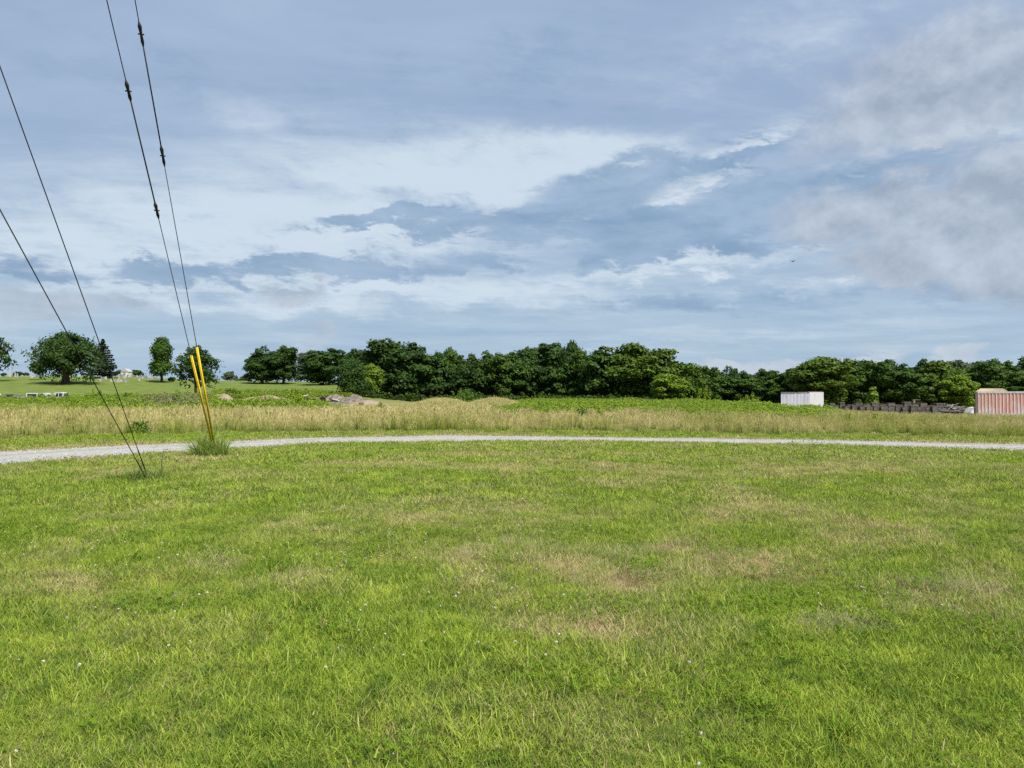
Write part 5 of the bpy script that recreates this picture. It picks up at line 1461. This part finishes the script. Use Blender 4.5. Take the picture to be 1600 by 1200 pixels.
# ------------------------------------------------------------------ mounds
def mound(name, label, px, Y, w, d, h, mat, seed, cat="mound", rough=0.25, tilt=0.0):
    n, m_ = 44, 26; V = []
    xs = np.linspace(-1, 1, n); ys = np.linspace(-1, 1, m_)
    x0, y0, z0 = at(px, Y)
    XX, YY = np.meshgrid(xs, ys); rr = np.sqrt(XX ** 2 + YY ** 2)
    Z = h * np.clip(1 - rr ** 1.7, -0.12, 1) * (1 + tilt * XX) * (1 + rough * 2.2 * (fbm(XX * 3.2 + seed, YY * 3.2, seed, 4) - 0.5))
    Z += rough * 0.18 * h * (fbm(XX * 16, YY * 16 + seed, seed + 3, 2) - 0.5)
    Wx, Wy = x0 + XX * w, y0 + YY * d
    Zw = terr(Wx, Wy) - z0 + np.where(rr < 1.05, Z, -0.4)
    V = np.stack([XX * w, YY * d, Zw], -1).reshape(-1, 3)
    i = (np.arange(m_ - 1)[:, None] * n + np.arange(n - 1)[None]).ravel(); Q = np.stack([i, i + 1, i + 1 + n, i + n], -1)
    o = obj(name, np_mesh(name, V, [Q], None, [mat], smooth=True)); o.location = (x0, y0, z0)
    return tag(o, label, cat)
def build_mounds():
    mound("grassy_mound", "low straw-coloured grassy mound at the foot of the woods, left one of two", 690, 84, 3.6, 4, 0.95, M['drygrass'], 3, rough=0.1)
    mound("grassy_mound", "low straw-coloured grassy mound at the foot of the woods, right one of two", 772, 84, 3.4, 4, 0.85, M['drygrass'], 5, rough=0.1)
    mound("dirt_pile", "small reddish dirt pile right of the yellow guards below the hill", 346, 92, 2.2, 2.0, 1.15, M['dirt'], 7, "dirt pile", 0.3)
    mound("dirt_pile", "long low strip of bare dirt behind the bright weeds, left of the rubble bank", 420, 90, 5.4, 2.0, 0.95, M['dirt'], 9, "dirt pile", 0.3)
    mound("rubble_bank", "wide bank of pale rubble and dirt at the left end of the woods", 535, 88, 4.3, 3.0, 1.1, M['rubble'], 11, "rubble bank", 0.8, 0.12)
    mound("dirt_pile", "flat pale dirt pile just right of the rubble bank", 572, 84, 3.0, 2.6, 0.75, M['dirt'], 13, "dirt pile", 0.3)
    r = np.random.default_rng(17)
    x, y, z = at(500, 84)
    root = thing("concrete_debris", "broken pale concrete slabs with dark gaps on the left of the rubble bank", "debris", (x, y, z + 0.45))
    for k in range(7):
        b = MB(); b.box((0, 0, 0), (0.5 + 0.7 * r.random(), 0.6, 0.10)); o = b.build("slab", M['granite'] if k % 3 == 0 else M['rubble'], root)
        o.location = (-1.9 + 0.6 * k, r.normal(0, 0.3), 0.55 - 0.07 * k + 0.15 * r.random()); o.rotation_euler = (r.normal(0, 0.3), r.normal(0.15, 0.2), r.random())
    b = MB(); b.box((0, 0, 0.3), (2.6, 0.5, 0.25)); b.build("dark_timber", M['chassis'], root).location = (-0.4, 0.2, 0.0)
    x, y, z = at(527, 84.6)
    b = MB(); b.tube([(-0.5, 0, 0.35), (0.5, 0, -0.05)], [0.08, 0.05], 6); o = b.build("fallen_log", M['chassis']); o.location = (x, y - 1.8, z + 0.55); tag(o, "dark log slanting across the rubble bank", "log")
    # pale stones on the bank
    # grass blanket on the two mounds
    XX, YY = [], []
    for px in (690, 772):
        x0, y0, z0 = at(px, 84); a = r.random(700) * 6.28; q = np.sqrt(r.random(700)); XX.append(x0 + 3.5 * q * np.cos(a)); YY.append(y0 + 3.8 * q * np.sin(a))
    X, Y = np.concatenate(XX), np.concatenate(YY)
    rr = np.concatenate([np.sqrt(((X[:700] - at(690, 84)[0]) / 3.6) ** 2 + ((Y[:700] - 84) / 4) ** 2), np.sqrt(((X[700:] - at(772, 84)[0]) / 3.4) ** 2 + ((Y[700:] - 84) / 4) ** 2)])
    Z = terr(X, Y) + 0.85 * np.clip(1 - rr ** 1.7, 0, 1)
    ms = [blades(60, 0.3, (0.15, 0.4), (0.012, 0.02), (0.0, 0.6), M['tall'], "mound_grass_tuft", heads=0.2, head_len=0.1, seed=600 + i, segs=2) for i in range(3)]
    tag(scatter("mound_grass", ms, np.stack([X, Y, Z], -1), zrot(len(X), r), 0.8 + 0.5 * r.random(len(X)), r.integers(0, 3, len(X)), np.clip(r.normal(0.1, 0.15, len(X)), 0, 1)), "dry grass covering the two low mounds", kind='stuff')
build_mounds()

# ------------------------------------------------------------------ bird
def build_bird():
    Y = 60.0; x = (1239.5 - 800) / F * Y; z = EYE + (HOR - 408) / F * Y
    root = thing("bird", "small dark bird flying low in the sky over the right fields", "bird", (x, y0_ := Y, z), R(35))
    b = MB()
    prof = [(-0.16, 0.012), (-0.10, 0.02), (-0.02, 0.036), (0.06, 0.034), (0.10, 0.020), (0.135, 0.024), (0.16, 0.012), (0.185, 0.002)]
    b.tube([(p, 0, 0.01 * math.sin(p * 12)) for p, _ in prof], [q for _, q in prof], 10)
    b.add([(-0.14, -0.012, 0), (-0.14, 0.012, 0), (-0.24, 0.035, 0.004), (-0.24, -0.035, 0.004), (-0.14, -0.012, 0.008), (-0.14, 0.012, 0.008), (-0.24, 0.035, 0.008), (-0.24, -0.035, 0.008)],
          [(3, 2, 1, 0), (4, 5, 6, 7), (0, 1, 5, 4), (1, 2, 6, 5), (2, 3, 7, 6), (3, 0, 4, 7)])
    b.build("bird_body", M['iron'], root, True)
    for s in (-1, 1):
        w = MB(); pts = [(0.07, 0.02, 0.01), (0.09, 0.13, 0.06), (0.03, 0.24, 0.075), (-0.05, 0.30, 0.06), (-0.02, 0.18, 0.055), (-0.05, 0.03, 0.008)]
        vs = [(a, s * c, d) for a, c, d in pts] + [(a, s * c, d + 0.008) for a, c, d in pts]; n = len(pts)
        w.add(vs, [tuple(range(n - 1, -1, -1)), tuple(range(n, 2 * n))] + [(i, (i + 1) % n, (i + 1) % n + n, i + n) for i in range(n)])
        w.build("wing", M['iron'], root)
build_bird()
